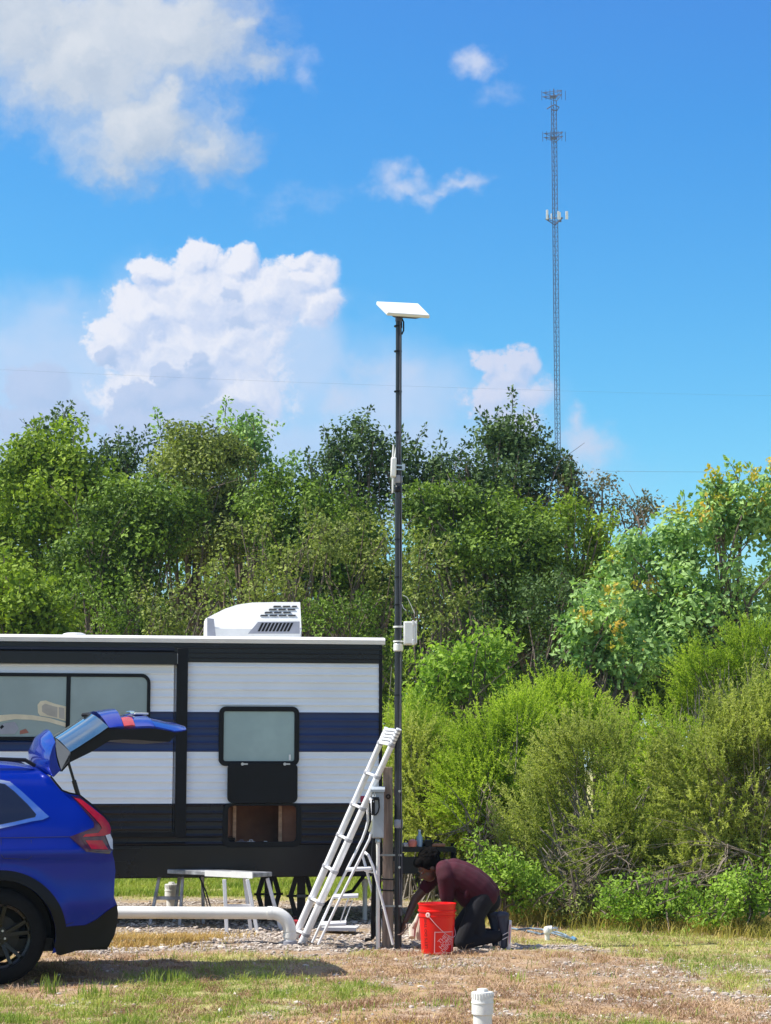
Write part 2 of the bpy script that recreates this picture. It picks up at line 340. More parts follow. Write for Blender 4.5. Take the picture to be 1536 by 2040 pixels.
def unit(v): return v / (np.linalg.norm(v, axis=-1, keepdims=True) + 1e-9)
def leaf_quads(P, D, L, Wd, rng, nrm=None):
    """rhombic leaves: base P, direction D, length L, width Wd -> verts, faces"""
    N = len(P); r = rng.normal(size=(N, 3)) if nrm is None else nrm
    S = unit(np.cross(D, r)); L = np.broadcast_to(L, (N,))[:, None]; Wd = np.broadcast_to(Wd, (N,))[:, None]
    dn = np.cross(S, D) * L * .10
    mid = P + D * L * .5
    V = np.stack([P, mid + S * Wd / 2 + dn, P + D * L, mid - S * Wd / 2 + dn], 1).reshape(-1, 3)
    F = np.arange(N * 4).reshape(N, 4); return V, F
def blades(P, H, Wd, lean, rng):
    """grass blades, two segments each"""
    N = len(P); a = rng.uniform(0, 2 * np.pi, N); d = np.stack([np.cos(a), np.sin(a), 0 * a], -1); s = np.stack([-np.sin(a + rng.normal(size=N)), np.cos(a + rng.normal(size=N)), 0 * a], -1)
    H = H[:, None]; up = np.array([0, 0, 1.]); l = np.broadcast_to(lean, (N,))[:, None]; w = (Wd[:, None]) / 2
    m = P + up * H * .55 + d * H * l * .35; t = P + up * H * (1 - l * .35).clip(.05) + d * H * l
    V = np.stack([P - s * w, P + s * w, m + s * w * .8, m - s * w * .8, t + s * w * .12, t - s * w * .12], 1).reshape(-1, 3)
    b = np.arange(N)[:, None] * 6; F = np.stack([np.concatenate([b, b + 1, b + 2, b + 3], 1), np.concatenate([b + 3, b + 2, b + 4, b + 5], 1)], 1).reshape(-1, 4)
    return V, F
def scatter(n, rng, x0=-6.5, x1=6.5, y0=10.5, y1=30, near=True):
    # more where the lens sees more: uniform in depth**-1
    u = rng.uniform(size=n); Y = 1 / (1 / y1 + u * (1 / y0 - 1 / y1)) if near else rng.uniform(y0, y1, n)
    hw = .24 * Y + .6; X = rng.uniform(-1, 1, n) * np.minimum(hw, x1); return X, Y
def build_groundcover():
    rng = np.random.default_rng(4)
    # dry thatch
    X, Y = scatter(420000, rng); g, gr, pad = zones(X, Y); keep = rng.uniform(size=len(X)) < (.95 - .75 * g - .2 * gr).clip(.04); keep &= ~((pad > .55) & (rng.uniform(size=len(X)) < .9))
    X, Y = X[keep], Y[keep]; n = len(X); P = np.stack([X, Y, gz(X, Y) - .006], -1)
    H = rng.uniform(.010, .042, n) * (1 + .9 * (rng.uniform(size=n) < .04)) * (.35 + 1.5 * sst(fbm(X, Y, 7, 3, 66), .35, .7)); V, F = blades(P, H, rng.uniform(.003, .007, n), rng.uniform(.5, 1.9, n), rng)
    t = np.clip(fbm(X, Y, 1.6, 3, 9) * 1.6 - .5 + rng.normal(size=n) * .28, 0, 1)
    o = bigmesh('dry_grass', V, F, leafmat('straw', (.30, .175, .11), (.68, .49, .33), .2, .8, .1), tint=np.repeat(t, 2)); tag(o, 'low brown and straw coloured dead grass matted over the ground', 'dry grass', kind='stuff')
    # live grass
    X, Y = scatter(480000, rng); g, gr, pad = zones(X, Y); keep = rng.uniform(size=len(X)) < (gr * .62 * (1 - .8 * g) + .045); keep &= ~((pad > .5) & (rng.uniform(size=len(X)) < .93))
    X, Y = X[keep], Y[keep]; n = len(X); P = np.stack([X, Y, gz(X, Y) - .006], -1)
    tall = fbm(X, Y, 3.5, 2, 55); H = rng.uniform(.018, .05, n) * (.5 + sst(fbm(X, Y, 6, 3, 67), .35, .7)) * (1 + 1.1 * sst(tall, .55, .8)) * (1 + .5 * sst(Y, 24, 27)); V, F = blades(P, H, rng.uniform(.003, .007, n), rng.uniform(.2, 1.1, n), rng)
    t = np.clip(fbm(X, Y, 1.2, 3, 19) * 1.8 - .5 + rng.normal(size=n) * .25, 0, 1)
    o = bigmesh('green_grass', V, F, leafmat('grass', (.20, .29, .05), (.56, .55, .16), .35, .7, .15), tint=np.repeat(t, 2)); tag(o, 'short yellow green grass growing in patches', 'grass', kind='stuff')
    # tufts of taller weeds and of orange straw
    PX = []; HH = []; LL = []; T = []
    for (px, py, n_, h, r, tt) in [(100, 1975, 26, .17, .04, .5), (185, 1985, 30, .16, .05, .55), (300, 1962, 22, .14, .05, .5), (350, 1958, 24, .13, .06, .6), (365, 1962, 16, .12, .03, .4), (525, 1950, 22, .08, .08, .5), (600, 1958, 30, .07, .1, .55),
                                   (470, 1905, 14, .09, .1, .5), (1030, 1952, 16, .1, .06, .7), (1110, 1975, 16, .09, .05, .8), (890, 2010, 20, .1, .1, .8), (700, 2020, 26, .07, .2, .6), (120, 2030, 40, .08, .3, .6), (30, 2000, 40, .08, .2, .6)]:
        c = G(px, py); k = n_ * 2; PX.append(np.stack([c.x + rng.normal(size=k) * r, c.y + rng.normal(size=k) * r, np.zeros(k)], -1)); HH.append(rng.uniform(.5, 1, k) * h); LL.append(rng.uniform(.05, .45, k)); T.append(np.full(k, tt) + rng.normal(size=k) * .15)
    P = np.concatenate(PX); P[:, 2] = gz(P[:, 0], P[:, 1]); V, F = blades(P, np.concatenate(HH), rng.uniform(.005, .009, len(P)), np.concatenate(LL), rng)
    o = bigmesh('weeds', V, F, leafmat('weed', (.14, .26, .04), (.38, .42, .1), .35, .6, .2), tint=np.repeat(np.clip(np.concatenate(T), 0, 1), 2)); tag(o, 'taller upright grass tufts scattered through the lawn', 'weeds', kind='stuff')
    n = 9000; X = rng.normal(size=n) * .38 + G(325, 1862).x; Y = rng.normal(size=n) * .33 + 19.0; k = (np.abs(X - G(325, 1862).x) < 1.0) & (Y < 19.9) & (fbm(X, Y, 3, 3, 2) > .42); X, Y = X[k], Y[k]; n = len(X)
    X2 = rng.normal(size=1600) * .7 - .35; Y2 = rng.normal(size=1600) * .12 + 12.9; X = np.concatenate([X, X2]); Y = np.concatenate([Y, Y2]); n = len(X)
    P = np.stack([X, Y, gz(X, Y)], -1); H = rng.uniform(.02, .10, n); H[-1600:] *= .5; V, F = blades(P, H, rng.uniform(.004, .008, n), rng.uniform(.2, 1.4, n), rng)
    o = bigmesh('orange_straw', V, F, leafmat('ostraw', (.46, .27, .10), (.72, .55, .25), .3, .7, .1), tint=np.repeat(rng.uniform(size=n), 2)); tag(o, 'orange yellow dry straw lying by the white drain pipe', 'straw', kind='stuff')
    # gravel
    ico = bmesh.new(); bmesh.ops.create_icosphere(ico, subdivisions=1, radius=1); iv = np.array([v.co[:] for v in ico.verts]); fi = np.array([[v.index for v in f.verts] for f in ico.faces]); ico.free()
    def rocks(X, Y, S, rng):
        n = len(X); th = rng.uniform(0, 6.28, n); sc3 = S[:, None] * rng.uniform(.6, 1.25, (n, 3)) * np.array([1, 1, .62])
        v = iv[None] * rng.uniform(.78, 1.2, (n, len(iv), 1)) * sc3[:, None]
        c, s_ = np.cos(th)[:, None], np.sin(th)[:, None]; x = v[..., 0] * c - v[..., 1] * s_; y = v[..., 0] * s_ + v[..., 1] * c
        v = np.stack([x + X[:, None], y + Y[:, None], v[..., 2] + (gz(X, Y) + S * .18)[:, None]], -1)
        F = (fi[None] + (np.arange(n) * len(iv))[:, None, None]).reshape(-1, 3); return v.reshape(-1, 3), F
    X, Y = scatter(190000, rng, y1=26); g, gr, pad = zones(X, Y); keep = rng.uniform(size=len(X)) < (g ** 1.5 * .42 + .010); X, Y, pad = X[keep], Y[keep], pad[keep]
    S = rng.lognormal(-4.55, .42, len(X)).clip(.004, .036) * (1 + .25 * pad)
    V, F = rocks(X, Y, S, rng)
    o = bigmesh('gravel', V, F, leafmat('limestone', (.24, .18, .135), (.60, .53, .46), 0, .9, .2), tint=np.repeat(np.clip(rng.normal(.62, .28, len(X)), 0, 1), len(fi)), n=3); tag(o, 'pale crushed limestone gravel strewn over the pad and the dry ground', 'gravel', kind='stuff')
build_groundcover()

# ------------------------------------------------------------------ trees and shrubs
BARK = mat('bark', (.20, .155, .12), .9, var=.25, scale=9, bump=.6)
BARKG = mat('grey_bark', (.30, .26, .22), .9, var=.2, scale=12, bump=.5)
LM = {
    'oak': leafmat('oak_leaf', (.026, .068, .012), (.230, .345, .050), .30, .6, .2),
    'dark': leafmat('dark_leaf', (.018, .052, .018), (.150, .230, .075), .25, .6, .2),
    'lime': leafmat('bright_leaf', (.060, .130, .012), (.360, .480, .055), .38, .6, .2),
    'olive': leafmat('olive_leaf', (.060, .095, .022), (.380, .440, .115), .34, .6, .2),
    'mint': leafmat('pale_green_leaf', (.085, .200, .050), (.440, .620, .230), .38, .6, .2),
    'tip': leafmat('young_leaf', (.42, .50, .05), (.72, .48, .10), .4, .5, .3),
    'brown': leafmat('brownish_leaf', (.09, .11, .05), (.24, .20, .11), .25, .5, .35),
    'broom': leafmat('broom_leaf', (.160, .270, .018), (.520, .640, .085), .5, .6, .2),
    'greybroom': leafmat('grey_broom_leaf', (.165, .225, .04), (.570, .600, .170), .5, .6, .2),
    'weed': leafmat('lush_leaf', (.110, .230, .025), (.380, .540, .085), .45, .6, .2),
    'twig': leafmat('twig_bark', (.16, .12, .09), (.36, .29, .23), 0, .85, .1),
}
def limb(rng, a, b, r0, r1, n=6, sag=.12):
    a = np.array(a, float); b = np.array(b, float); L = np.linalg.norm(b - a); t = np.linspace(0, 1, n)[:, None]
    mid = (a + b) / 2 + rng.normal(size=3) * L * sag + np.array([0, 0, .10 * L])
    p = (1 - t) ** 2 * a + 2 * t * (1 - t) * mid + t ** 2 * b
    return [tuple(x) for x in p], list(np.linspace(r0, r1, n))
def crown_leaves(rng, cl, cr, nl, lsize, lw, up=.1, spread=.9, hol=.35):
    """cl clump centres (N,3), cr radii (N,), nl leaves for a clump of radius 1"""
    cnt = np.maximum(12, (nl * cr ** 2).astype(int)); idx = np.repeat(np.arange(len(cl)), cnt); n = len(idx)
    d = unit(rng.normal(size=(n, 3))); d[:, 2] = d[:, 2] * .9 + .08
    rho = rng.uniform(hol, 1, n) ** .6; R_ = cr[idx]
    # each clump is itself ragged: a few lobes of its own
    lob = unit(rng.normal(size=(len(cl), 5, 3))); lb = lob[idx, rng.integers(0, 5, n)]
    P = cl[idx] + d * (rho * R_ * .78)[:, None] + lb * (R_ * .42)[:, None]
    P[:, 2] = np.maximum(P[:, 2], .05)
    nn = unit(d * .9 + lb * .5 + rng.normal(size=(n, 3)) * spread * .5 + np.array([0, 0, .35]))
    D = rng.normal(size=(n, 3)) + np.array([0, 0, up * 2]) + d * .4; D = unit(D - nn * (D * nn).sum(-1, keepdims=True) * .8)
    L = lsize * rng.uniform(.6, 1.35, n); V, F = leaf_quads(P, D, L, L * lw, rng, nn)
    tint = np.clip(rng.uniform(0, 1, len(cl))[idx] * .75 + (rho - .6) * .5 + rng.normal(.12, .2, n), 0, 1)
    return V, F, tint
def tree(name, label, cat, base, h, ells, leaf, ncl, cr, nl, lsize, lw=.55, seed=1, sprigs=30, splen=.8, group=None, trunk_r=.12, bark=None, tips=0, fork=.25, up=.1, leafp='crown', stems=1, spread=.9, upw=.6):
    """ells: crown masses (dx, dy, z, rx, ry, rz) about the base"""
    rng = np.random.default_rng(seed); base = Vector(base); ncl = int(ncl * 1.35); lsize *= 1.15; root = thing(name, label, cat, base, 0, group)
    e = np.array(ells, float); wt = e[:, 3] * e[:, 5] + e[:, 3] * e[:, 4]; k = rng.choice(len(e), ncl, p=wt / wt.sum())
    d = unit(rng.normal(size=(ncl, 3))); rho = rng.uniform(.12, 1, ncl) ** .42
    cl = e[k, :3] + d * e[k, 3:] * rho[:, None]; cl[:, 2] = np.maximum(cl[:, 2], .15); R_ = cr * .82 * rng.uniform(.5, 1.35, ncl)
    ph = fbm(cl[:, 0] + seed * 3.1 + cl[:, 1] * .5, cl[:, 2] + cl[:, 1] * .4, .85, 2, seed); ok = (ph > np.quantile(ph, .12)) | (np.arange(ncl) % 9 == 0); cl, R_, d, ncl = cl[ok], R_[ok], d[ok], int(ok.sum())
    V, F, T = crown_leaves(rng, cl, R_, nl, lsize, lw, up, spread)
    m = MB(); starts = []
    for s_ in range(stems):
        o_ = rng.normal(size=2) * (.0 if stems == 1 else .25 * e[:, 3].mean()); top = e[np.argmax(e[:, 2])]
        tp = (o_[0] + top[0] * .3, o_[1] + top[1] * .3, h * (.55 if stems == 1 else .5))
        p, r = limb(rng, (o_[0] * .3, o_[1] * .3, -.08), tp, trunk_r, trunk_r * .5, 8, .05); r[0] *= 1.35; m.tube(p, r, 8)
        starts += [(np.array(q), rr) for q, rr in zip(p[2:], r[2:])]
    nb_ = min(len(cl), 27); order = rng.permutation(len(cl))[:nb_]
    for i in order:
        s0, rr = starts[rng.integers(len(starts))]
        if cl[i, 2] < s0[2] - .8: s0, rr = starts[0]
        p, r = limb(rng, s0, cl[i], min(rr * .55, .05), .010, 6, .13); m.tube(p, r, 5, caps=False)
        for _ in range(1):
            q, r = limb(rng, p[3], cl[i] + rng.normal(size=3) * R_[i] * 1.0, .014, .004, 4, .15); m.tube(q, r, 4, caps=False)
    # sprigs standing out of the crown
    out = np.argsort(-(cl[:, 2] * upw + rng.normal(size=len(cl)) * .8 + (np.abs(cl[:, 0] - e[:, 0].mean())) * .5))[:int(sprigs * .7)]
    VS = [V]; FS = [F]; TS = [T]; nv = len(V)
    for i in out:
        dirn = unit(np.array([rng.normal() * .5, rng.normal() * .4, .9]) + unit(d[i]) * .5); L = splen * .62 * rng.uniform(.4, 1.15); a = cl[i] + dirn * R_[i] * .4; b = a + dirn * L
        p, r = limb(rng, a, b, .012, .003, 6, .06); m.tube(p, r, 4, caps=False)
        n = int(55 * L * (.07 / lsize) * 1.3) + 8; t = rng.uniform(.0, 1.02, n); pp = np.array(p); ip = np.stack([np.interp(t, np.linspace(0, 1, 6), pp[:, c]) for c in range(3)], -1)
        sid = rng.normal(size=(n, 3)); D = unit(sid + dirn * .5); P = ip + sid * .018 + D * (.05 * (1.2 - t))[:, None]
        LL = lsize * rng.uniform(.7, 1.2, n); v, f = leaf_quads(P, D, LL, LL * lw, rng); VS.append(v); FS.append(f + nv); nv += len(v); TS.append(np.clip(rng.normal(.45, .25, n), 0, 1))
    nf0 = sum(len(f) for f in FS)
    if tips:
        hi = np.argsort(-(cl[:, 2] - cl[:, 1] * .8 + rng.normal(size=len(cl)) * 1.2))[:tips]; V, F, T = crown_leaves(rng, cl[hi] + np.array([0, -.1, .22]), R_[hi] * .55, nl * 1.3, lsize * .8, lw, .3)
        VS.append(V); FS.append(F + nv); TS.append(np.clip(T, 0, 1))
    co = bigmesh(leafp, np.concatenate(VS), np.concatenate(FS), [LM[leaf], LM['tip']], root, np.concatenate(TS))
    if tips:
        mi = np.zeros(len(co.data.polygons), np.int32); mi[nf0:] = 1; co.data.polygons.foreach_set('material_index', mi)
    m.build('trunk', bark or BARK, root)
    return root
def broom(name, label, cat, base, ells, leaf, nsh, seed=1, shlen=(.2, .45), per=34, lsize=.048, lw=.2, group=None, outw=.95, twigs=True, upb=.75):
    """feathery shrub: upright shoots set all through the bush with narrow leaves up each"""
    rng = np.random.default_rng(seed); root = thing(name, label, cat, Vector(base), 0, group); e = np.array(ells, float)
    wt = e[:, 3] * e[:, 5]; k = rng.choice(len(e), nsh, p=wt / wt.sum()); d = unit(rng.normal(size=(nsh, 3))); rho = rng.uniform(.1, 1, nsh) ** .4; e[:, 2] -= .14
    A = e[k, :3] + d * e[k, 3:] * rho[:, None]; A[:, 2] = np.abs(A[:, 2]) ; ph = fbm(A[:, 0] + seed, A[:, 2] * 1.1 + A[:, 1], 1.6, 3, seed)
    keep = ph > .40; A, d, ph, rho = A[keep], d[keep], ph[keep], rho[keep]; nsh = len(A)
    dirn = unit(d * outw + np.array([0, 0, upb]) + rng.normal(size=(nsh, 3)) * .22); L = rng.uniform(*shlen, nsh) * (.6 + .5 * rho)
    n = nsh * per; j = np.repeat(np.arange(nsh), per); t = rng.uniform(0, 1, n); bend = unit(rng.normal(size=(nsh, 3))) * .12
    P = A[j] + dirn[j] * (t * L[j])[:, None] + bend[j] * (t ** 2 * L[j])[:, None]
    D = unit(dirn[j] * 1.0 + rng.normal(size=(n, 3)) * .62); LL = lsize * rng.uniform(.6, 1.3, n) * (1.1 - .4 * t); P[:, 2] = np.maximum(P[:, 2], .02)
    nn = unit(d[j] * .9 + rng.normal(size=(n, 3)) * .45 + np.array([-.15, -.35, .55])); V, F = leaf_quads(P, D, LL, LL * lw + .005, rng, nn); T = np.clip((ph[j] - .4) * 2.2 + t * .3 + rng.normal(.05, .18, n) + .1, 0, 1)
    bigmesh('foliage', V, F, LM[leaf], root, T)
    m = MB()
    for i in rng.permutation(nsh)[:70 if twigs else 30]:
        p, r = limb(rng, (rng.normal() * .25, rng.normal() * .25, -.05), A[i], rng.uniform(.008, .022), .004, 6, .10); m.tube(p, r, 5, caps=False)
    m.build('branches', BARKG, root)
    return root
def at(px, Y): return ((px - CX) / (FPX / cp) * Y * 1.0, Y, 0)
def hz(py, Y): return W(CX, py, Y).z
def xw(w, Y): return w / FPX * Y
def build_woods():
    TG = 'trees along the far edge of the lot'
    def ov(px, py, wpx, hpx, Y, px0, dy=0., ry=None):
        """crown mass round a picture point at distance Y, relative to a base at px0"""
        x = at(px, Y)[0] - at(px0, Y)[0]; rx = xw(wpx, Y); rz = xw(hpx, Y); return (x, dy, hz(py, Y), rx, ry or rx * .9, rz)
    big = [
     ('bushy_tree', 'broad bushy yellow green tree at the far left above the trailer roof', 70, 36, 'lime', [(60, 1000, 130, 110), (20, 1120, 140, 130), (110, 915, 75, 70), (160, 1000, 90, 110), (40, 940, 60, 60)], 170, .42, 800, .085, 840, 24, {}),
     ('slender_tree', 'thin dark spire of a tree left of the tall olive crowned one', 215, 39, 'dark', [(210, 980, 60, 110), (220, 910, 34, 50), (95, 862, 36, 28), (270, 940, 45, 60)], 80, .3, 560, .075, 870, 26, dict(splen=1.)),
     ('olive_crowned_tree', 'tall dense tree with dull olive green crown behind the left half of the trailer', 390, 37, 'olive', [(385, 950, 105, 95), (370, 885, 75, 40), (330, 1030, 110, 80), (450, 930, 60, 70), (420, 1050, 100, 80)], 180, .40, 820, .07, 840, 16, dict(splen=.45)),
     ('airy_tree', 'airy pale green tree with open top branches against the clouds, left of the antenna mast', 500, 39, 'mint', [(500, 865, 52, 50), (420, 840, 40, 30), (325, 865, 40, 36), (520, 960, 70, 70), (470, 920, 60, 60)], 80, .30, 420, .085, 795, 24, dict(splen=.7)),
     ('dark_oak', 'dark pointed oak directly behind the antenna mast', 720, 38, 'dark', [(715, 920, 72, 80), (790, 945, 60, 60), (690, 1040, 90, 90), (745, 868, 30, 34), (650, 960, 50, 60)], 130, .34, 640, .075, 820, 34, dict(splen=.8)),
     ('spreading_oak', 'wide dark green oak in front of the foot of the lattice tower', 1000, 38, 'dark', [(1000, 935, 120, 80), (900, 940, 72, 60), (1010, 865, 55, 45), (1070, 895, 50, 45), (960, 1010, 140, 80), (1110, 980, 70, 60), (850, 970, 60, 60)], 200, .33, 620, .075, 810, 60, dict(splen=.8)),
     ('brown_leaved_tree', 'sparse brownish tree with thin twigs reaching right, beside the spreading oak', 1190, 38, 'brown', [(1180, 965, 50, 30), (1235, 965, 42, 26), (1150, 1010, 70, 45), (1320, 1015, 45, 18), (1255, 1030, 60, 28)], 70, .24, 520, .06, 930, 34, dict(splen=.6, upw=.2)),
     ('leafy_tree', 'mid green dense tree below the spreading oak, right of the white mast box', 960, 33, 'oak', [(960, 1100, 150, 115), (880, 1040, 80, 80), (1060, 1080, 90, 70), (1040, 1190, 120, 110)], 150, .42, 720, .07, 980, 14, dict(splen=.35)),
     ('bright_topped_tree', 'bright green topped tree half way between the mast and the pale tree at right', 1130, 34, 'lime', [(1150, 1060, 80, 70), (1010, 1030, 60, 40), (1170, 1150, 60, 90), (870, 1020, 50, 50)], 80, .36, 640, .07, 990, 10, dict(splen=.35)),
     ('shadowed_tree', 'deep green tree between the lime one at far left and the olive shrubs', 230, 34, 'oak', [(230, 1080, 110, 125), (170, 1160, 110, 100), (300, 1030, 90, 80)], 120, .42, 680, .075, 980, 10, dict(splen=.35)),
     ('green_tree', 'rounded medium green tree above the air conditioner', 640, 34, 'oak', [(640, 1070, 110, 115), (700, 1160, 90, 110), (560, 1010, 80, 70)], 130, .38, 700, .07, 960, 16, dict(splen=.4)),
     ('mulberry_tree', 'bushy lower tree of fresh green at the left picture edge just above the roof', 20, 31, 'lime', [(10, 1200, 90, 100), (60, 1260, 70, 90)], 70, .36, 720, .085, 1100, 8, dict(splen=.3)),
     ('pale_green_tree', 'large pale green tree with yellow and orange young tips at the right', 1450, 29, 'mint', [(1440, 1120, 140, 90), (1290, 1190, 120, 80), (1470, 1010, 75, 60), (1320, 1100, 80, 50), (1250, 1280, 110, 70), (1400, 1250, 130, 90), (1540, 1050, 60, 90), (1460, 945, 22, 28), (1430, 1060, 110, 60)], 230, .32, 640, .085, 910, 40, dict(tips=30, splen=.5, up=-.15)),
     ('small_tallow', 'small pale green tree standing in front of the oaks right of the white mast box', 1190, 27.5, 'mint', [(1190, 1240, 62, 50), (1250, 1320, 80, 45), (1160, 1290, 40, 50)], 60, .26, 640, .085, 1190, 14, dict(tips=14, splen=.3, up=-.15)),
    ]
    for i, (nm, lb, px, Y, lf, ms, ncl, cr, nl, ls, top, spr, kw) in enumerate(big):
        es = [ov(a, b, c, d_, Y, px) for a, b, c, d_ in ms]; b = at(px, Y)
        tree(nm, lb, 'tree', b, hz(top, Y), es, lf, ncl, cr, nl * 1.5, ls, seed=10 + i, sprigs=spr, group=TG, trunk_r=.13 if Y > 30 else .10, lw=.62, **kw)
    # dark backing row, further off
    for i, (px, top, wd) in enumerate([(-60, 980, 150), (150, 1000, 150), (330, 990, 140), (520, 1010, 140), (700, 1020, 130), (870, 1030, 130), (1060, 1040, 140), (1230, 1120, 120), (1420, 1130, 150), (1600, 1120, 150)]):
        Y = 44 + (i % 3) * 1.6; es = [ov(px, (top + 1500) / 2, wd, (1500 - top) / 2, Y, px), ov(px - 50, 1350, wd, 160, Y, px), ov(px + 60, 1300, wd * .8, 150, Y, px)]
        lbs = ['dim back row tree at the far left edge behind the lime green one', 'dim back row tree second from the left, behind the slender spire', 'dim back row tree behind the olive crowned one', 'dim back row tree behind the airy one', 'dim back row tree behind the dark pointed oak', 'dim back row tree just right of the mast', 'dim back row tree behind the spreading oak', 'dim back row tree below the brownish twigs', 'dim back row tree behind the pale green one', 'dim back row tree at the far right edge']
        tree('back_row_tree', lbs[i], 'tree', at(px, Y), hz(top, Y), es, 'oak', 110, .55, 620, .12, seed=60 + i, sprigs=8, group='back row of trees', trunk_r=.16, lw=.6, splen=.3)
    # shrubs in front of the wood
    SG = 'olive shrubs below the trees'
    for i, (nm, lb, px, Y, lf, ms, ncl, top) in enumerate([
        ('olive_shrub', 'dull olive shrub spilling over the roof line left of the air conditioner', 330, 30, 'olive', [(330, 1190, 70, 60), (400, 1230, 90, 60), (300, 1260, 60, 50)], 80, 1130),
        ('olive_shrub', 'large olive green shrub rising behind the air conditioner', 530, 31, 'olive', [(520, 1080, 80, 70), (480, 1160, 100, 70), (560, 1160, 80, 90), (610, 1080, 60, 60)], 130, 1000),
        ('olive_shrub', 'tall olive yellow shrub between the air conditioner and the mast', 700, 31.5, 'olive', [(700, 1060, 70, 60), (760, 1110, 60, 90), (660, 1120, 50, 70), (740, 1230, 50, 70)], 90, 1000),
        ('olive_shrub', 'olive shrub just right of the mast at the height of the white box', 870, 30, 'olive', [(880, 1190, 70, 60), (850, 1120, 50, 60), (940, 1240, 70, 60)], 70, 1070),
        ('dark_shrub', 'deep green shrub low over the roof between olive one and the vent cap', 190, 31, 'oak', [(170, 1240, 90, 60), (250, 1200, 80, 70)], 70, 1150),
        ('dark_shrub', 'nearly black green shrub right of the mast below the oaks', 1000, 30.5, 'dark', [(1000, 1250, 110, 90), (1110, 1220, 80, 90), (1080, 1320, 90, 60)], 110, 1150),
        ('dark_shrub', 'dark green shrub above the roof end beside the mast', 720, 30, 'oak', [(700, 1230, 70, 60), (760, 1280, 60, 60), (640, 1250, 50, 50)], 70, 1160),
        ]):
        es = [ov(a, b, c, d_, Y, px) for a, b, c, d_ in ms]
        es += [(e_[0], e_[1] + .3, e_[2] * .5, e_[3], e_[4], e_[2] * .5) for e_ in es[:2]]
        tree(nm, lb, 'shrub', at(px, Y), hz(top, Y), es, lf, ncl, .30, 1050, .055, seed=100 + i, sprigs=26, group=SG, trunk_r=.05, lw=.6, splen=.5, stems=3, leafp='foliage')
    # right-hand thicket
    BG = 'feathery broom bushes of the right hand thicket'
    for i, (lb, px, Y, lf, ms, nsh, kw) in enumerate([
        ('largest feathery yellow green bush in the middle of the thicket', 1210, 21.8, 'greybroom', [(1200, 1560, 140, 130), (1130, 1640, 120, 110), (1290, 1540, 110, 110), (1240, 1680, 140, 70), (1180, 1480, 90, 60), (1340, 1650, 110, 90), (1180, 1740, 120, 40)], 3900, {}),
        ('feathery bush with grey brown twigs at the right picture edge', 1450, 21.4, 'greybroom', [(1440, 1540, 130, 130), (1530, 1500, 110, 160), (1400, 1450, 90, 60), (1500, 1690, 90, 80), (1380, 1700, 100, 70)], 3700, {}),
        ('soft lime bush high at the right edge under the pale tree', 1450, 26.5, 'broom', [(1430, 1335, 70, 55), (1510, 1300, 70, 60), (1440, 1400, 110, 70), (1350, 1440, 80, 50)], 2300, dict(lsize=.05)),
        ('upright lime green bush nearest the mast on its right', 990, 24.5, 'broom', [(985, 1480, 75, 70), (960, 1560, 90, 90), (1040, 1430, 40, 60), (1020, 1600, 70, 90)], 2200, {}),
        ('grey green bush low beside the kneeling man', 860, 25, 'greybroom', [(860, 1590, 70, 100), (930, 1660, 90, 90), (820, 1500, 40, 70), (1030, 1690, 80, 80)], 2000, {}),
        ('lime bush in the gap between the dark shrubs and the pale tree', 1120, 26, 'broom', [(1115, 1385, 45, 40), (1150, 1430, 60, 40), (1080, 1440, 60, 50)], 1100, dict(lsize=.05)),
        ('dense green bush behind the gap between the two largest feathery ones', 1340, 23.6, 'broom', [(1340, 1560, 110, 120), (1350, 1680, 110, 80), (1260, 1640, 80, 80), (1285, 1470, 75, 60)], 2400, {}),
        ]):
        es = [ov(a, b, c, d_, Y, px) for a, b, c, d_ in ms]
        broom('broom_bush', lb, 'bush', at(px, Y), es, lf, nsh, seed=200 + i, group=BG, per=44, **kw)
    broom('tall_grass', 'clump of tall yellow green grass behind the mast and the trailer end', 'grass clump', at(810, 25.5), [ov(800, 1400, 40, 110, 25.5, 810), ov(830, 1500, 50, 130, 25.5, 810), ov(790, 1640, 60, 90, 25.5, 810)], 'broom', 1500, seed=230, shlen=(.4, .8), per=40, lsize=.08, lw=.1, outw=.2)
    LG = 'leafy low plants in front of the thicket'
    for i, (lb, px, Y, ms, ncl, ls, lf) in enumerate([
        ('bright broad leaved shrub right of the mast under the dark oaks', 900, 27, [(900, 1340, 70, 50), (960, 1310, 70, 45), (1010, 1370, 60, 40), (850, 1390, 50, 45)], 75, .08, 'weed'),
        ('lush green weeds just behind the kneeling man', 1000, 20.95, [(1010, 1740, 62, 38), (960, 1700, 45, 30), (1060, 1780, 60, 30)], 60, .045, 'weed'),
        ('green weeds at the foot of the large feathery bush', 1310, 20.3, [(1310, 1800, 80, 45), (1370, 1780, 50, 50), (1240, 1800, 60, 40)], 60, .045, 'weed'),
        ('leafy weeds at the lower right corner of the thicket', 1480, 19.9, [(1470, 1790, 70, 45), (1540, 1760, 50, 60), (1420, 1830, 60, 20)], 60, .045, 'weed'),
        ('small weeds by the grey twigs left of the large feathery bush', 1150, 20.8, [(1130, 1800, 60, 20), (1190, 1800, 50, 30)], 30, .04, 'olive'),
        ]):
        es = [ov(a, b, c, d_, Y, px) for a, b, c, d_ in ms]
        tree('leafy_shrub', lb, 'shrub', at(px, Y), 1.2, es, lf, ncl, .17 if i else .28, 2400 if i else 900, ls, seed=300 + i, sprigs=20, group=LG, trunk_r=.015, lw=.5, splen=.22, stems=3, leafp='foliage')
    # dead branches
    rng = np.random.default_rng(8)
